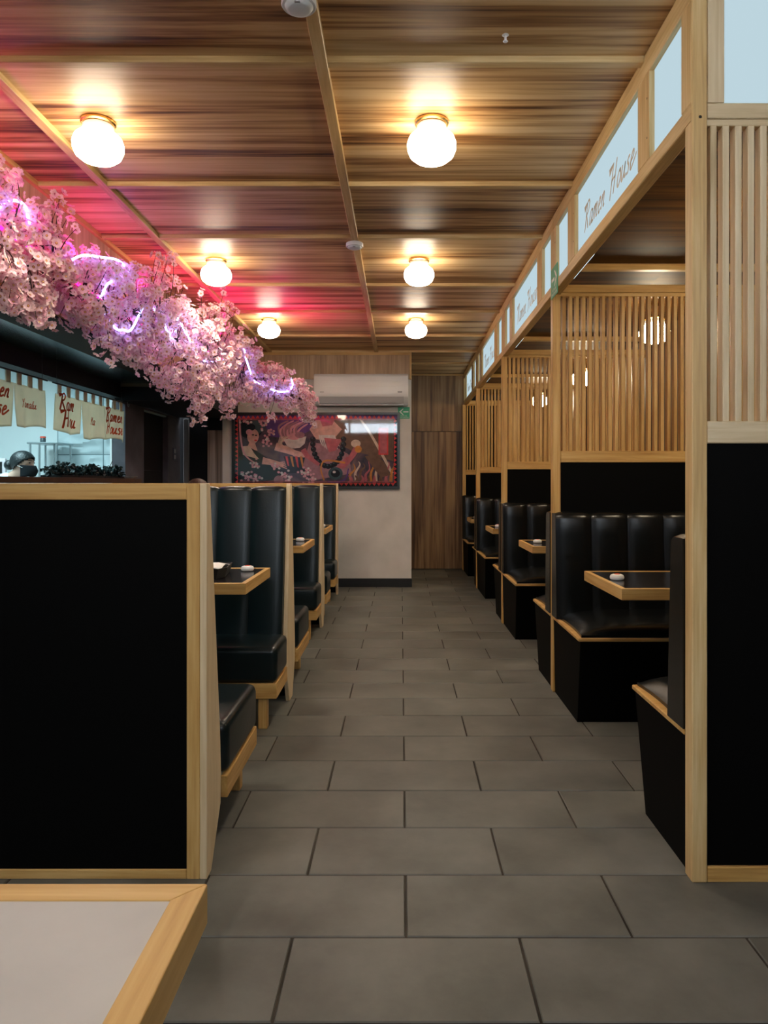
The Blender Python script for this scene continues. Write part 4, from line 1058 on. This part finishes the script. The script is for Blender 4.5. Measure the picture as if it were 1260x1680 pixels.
# --- seated guest behind the dividers, only the top of the head shows
gx, gy = -1.60, 5.66
t = thing('person', 'seated person hidden behind the left dividers, only the brown hair shows above', 'person', (gx, gy, 0))
N = {'pelvis': ((gx, gy+.02, .53), (.145, .11)), 'waist': ((gx, gy+.0, .65), (.125, .095)), 'chest': ((gx, gy-.02, .80), (.15, .105)), 'neck0': ((gx, gy-.03, .935), .056), 'neck1': ((gx, gy-.035, .99), .048),
     'jaw': ((gx, gy-.05, 1.045), .062), 'mid': ((gx, gy-.04, 1.11), .078), 'crown': ((gx, gy-.03, 1.150), .068), 'nose': ((gx, gy-.128, 1.082), .012), 'chin': ((gx, gy-.105, 1.02), .026)}
ED = [('pelvis', 'waist'), ('waist', 'chest'), ('chest', 'neck0'), ('neck0', 'neck1'), ('neck1', 'jaw'), ('jaw', 'mid'), ('mid', 'crown'), ('mid', 'nose'), ('jaw', 'chin')]
for s_, sn in ((-1, 'r'), (1, 'l')):
    N['ear'+sn] = ((gx+s_*.083, gy-.03, 1.085), (.010, .022)); ED.append(('mid', 'ear'+sn))
    N['sh'+sn] = ((gx+s_*.17, gy-.02, .875), .055); N['el'+sn] = ((gx+s_*.22, gy-.10, .64), .040); N['wr'+sn] = ((gx+s_*.12, gy-.25, .60), .026)
    ED += [('chest', 'sh'+sn), ('sh'+sn, 'el'+sn), ('el'+sn, 'wr'+sn)]
    hand(N, ED, 'wr'+sn, 'h'+sn, (-s_*.4, -1, -.1), (0, 0, 1), (-s_, .2, 0), .6)
    N['hip'+sn] = ((gx+s_*.09, gy-.04, .50), .085); N['kn'+sn] = ((gx+s_*.11, gy-.40, .50), .062); N['an'+sn] = ((gx+s_*.11, gy-.38, .09), .042); N['to'+sn] = ((gx+s_*.12, gy-.54, .035), .035)
    ED += [('pelvis', 'hip'+sn), ('hip'+sn, 'kn'+sn), ('kn'+sn, 'an'+sn), ('an'+sn, 'to'+sn)]
skin_mesh('body', N, ED, SKIN, t, 2, 'pelvis')
C = {k: (N[k][0], tuple(q+.02 for q in N[k][1]) if isinstance(N[k][1], tuple) else N[k][1]+.014) for k in ('pelvis', 'waist', 'chest', 'neck0')}
CE = [('pelvis', 'waist'), ('waist', 'chest'), ('chest', 'neck0')]
for sn in 'rl':
    for k, q in (('sh', .016), ('el', .014)): C[k+sn] = (N[k+sn][0], N[k+sn][1]+q)
    CE += [('chest', 'sh'+sn), ('sh'+sn, 'el'+sn)]
skin_mesh('dark_shirt', C, CE, SHIRT, t, 2, 'pelvis'); trousers(N, t, TROUS)
hair_cap('hair', (gx, gy-.03, 1.135), (.095, .102, .105), lambda d: d.z > -.25 + .55*max(0, -d.y), HAIRB, t)
for s_ in (-1, 1): MB().ball((gx+s_*.033, gy-.106, 1.105), (.011, .007, .006), 12).build('eye', DPLAST, t, smooth=True)
MB().tube([(gx-.022, gy-.113, 1.045), (gx+.022, gy-.113, 1.045)], .005, 8).build('mouth', plain('lip', (.4, .14, .12), .5), t, smooth=True)

# ================================================================== BLOSSOM GARLAND
def petal_mat(name, col):
    m, nt, b = nmat(name); b.inputs['Base Color'].default_value = (*col, 1); b.inputs['Roughness'].default_value = .7; b.inputs['Specular IOR Level'].default_value = .2
    b.inputs['Subsurface Weight'].default_value = 0
    tl = nt.nodes.new('ShaderNodeBsdfTranslucent'); tl.inputs[0].default_value = (*col, 1)
    mx = nt.nodes.new('ShaderNodeMixShader'); mx.inputs[0].default_value = .3
    oi = nt.nodes.new('ShaderNodeNewGeometry'); r = nt.nodes.new('ShaderNodeValToRGB')
    r.color_ramp.elements[0].color = (*[c*.86 for c in col], 1); r.color_ramp.elements[1].color = (*[min(1, c*1.06) for c in col], 1)
    nt.links.new(oi.outputs['Random Per Island'], r.inputs['Fac']); nt.links.new(r.outputs[0], b.inputs['Base Color'])
    ou = nt.nodes['Material Output']; nt.links.new(b.outputs[0], mx.inputs[1]); nt.links.new(tl.outputs[0], mx.inputs[2]); nt.links.new(mx.outputs[0], ou.inputs[0]); return m
PET = [petal_mat('petal_pale', (.90, .70, .73)), petal_mat('petal_pink', (.86, .52, .62))]
PCEN = plain('blossom_centre', (.72, .50, .16), .6, .2); PDEEP = plain('blossom_throat', (.50, .10, .17), .6, .2)
TWIG = plain('brown_twig', (.05, .028, .022), .7, .2)
def blossom_geo():
    """unit blossom facing +Z: list of (faces points, mat)"""
    F = []
    def petal(a, R, lift, w, mat):
        ca, sa = math.cos(a), math.sin(a)
        def p(r, s, z): return Vector((ca*r - sa*s, sa*r + ca*s, z))
        b = p(.10, 0, 0); lm = p(.55, w*1.2, lift*.45); rm = p(.55, -w*1.2, lift*.45); c = p(.58, 0, lift*.30)
        tl = p(.92, w*.72, lift); tr_ = p(.92, -w*.72, lift); nn_ = p(.90, 0, lift*.85)
        F.append(([b, rm, c], mat)); F.append(([b, c, lm], mat)); F.append(([rm, tr_, nn_, c], mat)); F.append(([lm, c, nn_, tl], mat))
    for k in range(5): petal(2*PI*k/5, 1, .28, .36, 0)
    for k in range(5): F[-1]; petal(2*PI*k/5+PI/5, 1, .62, .30, 0) if False else None
    R = [Vector((.20*math.cos(q*PI/3), .20*math.sin(q*PI/3), .10)) for q in range(6)]; top = Vector((0, 0, .20))
    for q in range(6): F.append(([R[q], R[(q+1) % 6], top], 1))
    S_ = [Vector((.30*math.cos(q*PI/3+.3), .30*math.sin(q*PI/3+.3), .075)) for q in range(6)]
    F.append((S_, 2))
    F.append(([Vector((.1*math.cos(q*PI*2/3), .1*math.sin(q*PI*2/3), 0)) for q in range(3)], 2))
    return F
BG = blossom_geo()
def blossom_mesh(name, pm):
    m = MB()
    for pts, mt in BG: m.face(pts, mt)
    bmesh.ops.remove_doubles(m.bm, verts=m.bm.verts[:], dist=1e-4)
    me = bpy.data.meshes.new(name); m.bm.to_mesh(me); m.bm.free()
    for q in (pm, PCEN, PDEEP): me.materials.append(q)
    return me
BM = [blossom_mesh('blossom_pale', PET[0]), blossom_mesh('blossom_pink', PET[1])]
def W(px, py, d): return Vector(((px-658)*d/1175, d, 1.2+(793-py)*d/1175))
# spine of the garland: position (m) and half height
SP = [(W(-60, 330, 2.9), .26), (W(0, 405, 3.2), .26), (W(60, 437, 3.5), .27), (W(120, 462, 3.85), .25), (W(170, 500, 4.15), .27), (W(220, 515, 4.45), .30),
      (W(268, 545, 4.75), .35), (W(312, 590, 5.05), .40), (W(352, 585, 5.35), .40), (W(392, 605, 5.65), .30), (W(425, 625, 5.9), .18), (W(455, 635, 6.15), .15), (W(490, 655, 6.4), .14), (W(510, 668, 6.6), .10)]
BL = ['pink blossom branch at the left edge, partly outside the picture', 'pink blossom branch under the left curved piece of neon tube', 'pink blossom branch bulging highest against the magenta ceiling strip',
      'pink blossom branch just before the straight upper neon piece', 'pink blossom branch below the straight upper neon piece, violet tinted', 'pink blossom branch with a stray sprig rising to the ceiling batten',
      'pink blossom branch crossed by two short neon pieces', 'pink blossom branch hanging lowest over the dark doorway', 'pink blossom branch hanging between the doorway and the mural corner',
      'pink blossom branch by the slanted neon piece below the back ceiling', 'pink blossom branch above the left part of the mural', 'pink blossom branch around the looping end of the neon tube', 'pink blossom branch trailing over the mural frame at the garland tip']
rb = random.Random(21)
EXTRA = {0: [(8, 285, 3.3), (22, 300, 3.3), (30, 318, 3.32)], 1: [(60, 335, 3.45), (95, 335, 3.55), (20, 350, 3.3), (45, 500, 3.4), (20, 505, 3.3), (60, 525, 3.4)], 2: [(98, 320, 3.6), (115, 350, 3.7), (125, 375, 3.7), (85, 340, 3.6), (90, 535, 3.7), (75, 505, 3.7)],
         3: [(150, 425, 3.95), (165, 570, 4.0), (180, 590, 4.05), (178, 560, 4.0)], 4: [(215, 570, 4.4), (220, 560, 4.4), (205, 440, 4.3)], 5: [(255, 415, 4.6), (275, 408, 4.65), (285, 425, 4.65), (262, 430, 4.6), (245, 440, 4.55)], 6: [(270, 440, 4.75), (290, 460, 4.8), (300, 475, 4.85), (288, 640, 4.85), (280, 610, 4.8)],
         7: [(330, 482, 5.15), (345, 510, 5.2), (310, 690, 5.1), (322, 698, 5.12), (335, 690, 5.15), (315, 672, 5.1), (328, 670, 5.1)], 8: [(367, 478, 5.4), (378, 500, 5.45), (385, 510, 5.45), (372, 690, 5.4), (378, 680, 5.4), (365, 665, 5.4)],
         9: [(405, 575, 5.7), (425, 580, 5.75)], 10: [(437, 665, 6.0), (443, 680, 6.0), (445, 690, 6.02), (440, 650, 6.0)], 11: [(465, 665, 6.2), (472, 675, 6.22), (460, 600, 6.15), (475, 612, 6.2)], 12: [(500, 665, 6.5), (508, 680, 6.55), (512, 690, 6.6), (505, 650, 6.5), (518, 660, 6.6), (515, 698, 6.6)]}
NF = 0
for bi in range(13):
    a, ra = SP[bi]; b, rb_ = SP[bi+1]
    t = thing('blossom_branch', BL[bi], 'blossom branch', (a+b)/2 - Vector((0, 0, (ra+rb_)/2)), 'artificial cherry blossom branches of the hanging garland')
    tw = MB(); main = [a.lerp(b, k/5) + Vector((rb.gauss(0, .015), 0, rb.gauss(0, .02))) for k in range(6)]
    tw.tube(smoothline(main, 3), .008, 6)
    clusters = []
    size = (ra+rb_)/2; ncl = int(22 + 90*(size-.1))
    for k in range(ncl):
        u = rb.random(); c = a.lerp(b, u); r = ra+(rb_-ra)*u
        q = rb.uniform(-1, 1); ph = rb.uniform(0, 2*PI); rad = math.sqrt(1-q*q*.85)*r*.62*math.sqrt(rb.uniform(.35, 1))
        p = c + Vector((rad*math.cos(ph)*.75, rad*math.sin(ph)*.9, q*r*.92))
        clusters.append(p)
    clusters += [W(*e_) for e_ in EXTRA.get(bi, [])]
    fl_ = []
    for ci, p in enumerate(clusters):
        if p.z > 2.10 and p.x < -1.82: p.x = -1.82 + rb.uniform(0, .05)
        p.z = min(p.z, 2.66)
        st = main[min(5, max(0, int(rb.random()*6)))]
        st = min(main, key=lambda q: (q-p).length)
        mid = (st+p)/2 + Vector((rb.gauss(0, .02), rb.gauss(0, .02), .03))
        tw.tube(smoothline([st, mid, p], 3), [.003]*4+[.0016]*3, 5)
        ext = ci >= ncl
        for k in range(rb.randint(4, 6) if ext else rb.randint(12, 17)):
            dv = Vector((rb.gauss(0, 1), rb.gauss(0, 1)-.15, rb.gauss(0, 1))).normalized()
            q = p + dv*rb.uniform(.028, .072)*(.62 if ext else 1)
            if q.x < -1.84 and q.z > 2.1: q.x = -1.84
            fl_.append((q, dv, rb.uniform(.019, .0265), rb.random(), rb.uniform(0, 2*PI)))
    tw.build('twigs', TWIG, t, smooth=True)
    fl_.sort(key=lambda f: (f[0]-Vector((0, 0, 1.2))).length - .3*f[2])
    org = wloc(t)
    rest = MB(); vmat = []
    for k, (q, dv, s, rv, rot) in enumerate(fl_):
        M = dv.to_track_quat('Z', 'Y').to_matrix().to_4x4() @ Matrix.Rotation(rot, 4, 'Z')
        if k < 70:
            o = bpy.data.objects.new('blossom', BM[0 if rv < .62 else 1]); COL.objects.link(o); o.parent = t
            o.matrix_local = Matrix.Translation(q-org) @ M @ Matrix.Scale(s, 4)
        else:
            MM = Matrix.Translation(q) @ M @ Matrix.Scale(s, 4); mt0 = 0 if rv < .62 else 3
            for pts, mt in BG: rest.face([MM @ v for v in pts], mt if mt else mt0)
        NF += 1
    o = rest.build('blossoms', [PET[0], PCEN, PDEEP, PET[1]], t, smooth='keep'); o['kind'] = 'stuff'
print('flowers', NF)
# neon tube woven through the flowers
pts = [(-40, 400, .0), (-12, 352, -.14), (5, 336, -.16), (25, 329, -.16), (42, 340, -.12), (52, 372, .02), (95, 430, .08), (135, 419, -.16), (165, 422, -.18), (195, 428, -.16), (212, 450, .05), (182, 462, -.14), (172, 474, -.14), (165, 500, .08), (188, 537, -.18), (202, 541, -.2), (216, 540, -.18),
       (240, 500, .1), (266, 526, -.2), (275, 545, -.2), (285, 555, .05), (292, 522, .0), (299, 535, -.22), (309, 553, -.22), (330, 590, .1), (370, 590, .1), (397, 570, .0), (404, 590, -.16), (410, 608, -.16), (414, 622, .0), (420, 627, -.1), (440, 637, -.14), (460, 643, -.14), (474, 641, -.13), (480, 632, -.10), (478, 622, -.06)]
def dspine(px):
    xs_ = [-60, 0, 60, 120, 170, 220, 268, 312, 352, 392, 425, 455, 490]; ds = [2.9, 3.2, 3.5, 3.85, 4.15, 4.45, 4.75, 5.05, 5.35, 5.65, 5.9, 6.15, 6.4]
    for i in range(len(xs_)-1):
        if px <= xs_[i+1]: return ds[i]+(ds[i+1]-ds[i])*(px-xs_[i])/(xs_[i+1]-xs_[i])
    return 6.4
path = [W(x, y, dspine(x)+o_) for x, y, o_ in pts]
t = thing('neon_tube', 'blue violet neon tube winding through the blossom garland', 'neon light', path[0])
MB().tube(smoothline(path, 5), .0062, 8).build('glowing_tube', NEONM, t, smooth=True)
m = MB(); p = path[-1]; m.tube([p, p+Vector((0, .05, .02))], .008, 8); m.build('end_cap', DPLAST, t)
# magenta tube behind the garland, along the fascia
t = thing('neon_tube', 'magenta light tube behind the blossoms along the wood fascia', 'neon light', (-1.80, 4.6, 2.3))
mp = smoothline([(-1.74, 2.75, 2.32), (-1.75, 3.4, 2.31), (-1.74, 4.1, 2.26), (-1.70, 4.7, 2.24), (-1.62, 5.2, 2.22), (-1.50, 5.6, 2.22), (-1.30, 5.95, 2.16), (-1.10, 6.25, 2.10), (-.98, 6.45, 2.06)], 6)
MB().tube(mp, .011, 8).build('glowing_tube', MAGM, t, smooth=True)
for q in (mp[0], mp[-1]): MB().ball(q, .016, 10).build('end_cap', DPLAST, t, smooth=True)
for (x, y, z, ln, k) in ((-1.80, 2.9, 2.46, 1.1, .85), (-1.79, 3.9, 2.44, 1.0, .8), (-1.68, 4.9, 2.42, .9, 1.0), (-1.45, 5.8, 2.36, .8, 1.4), (-1.10, 6.4, 2.26, .6, 1.4)):
    area('magenta_uplight', (x, y, z), (0, PI+math.radians(24), 0), .06, ln, MAGENTA_UP*k, (1.0, .012, .34), parent=t, spread=math.radians(140))
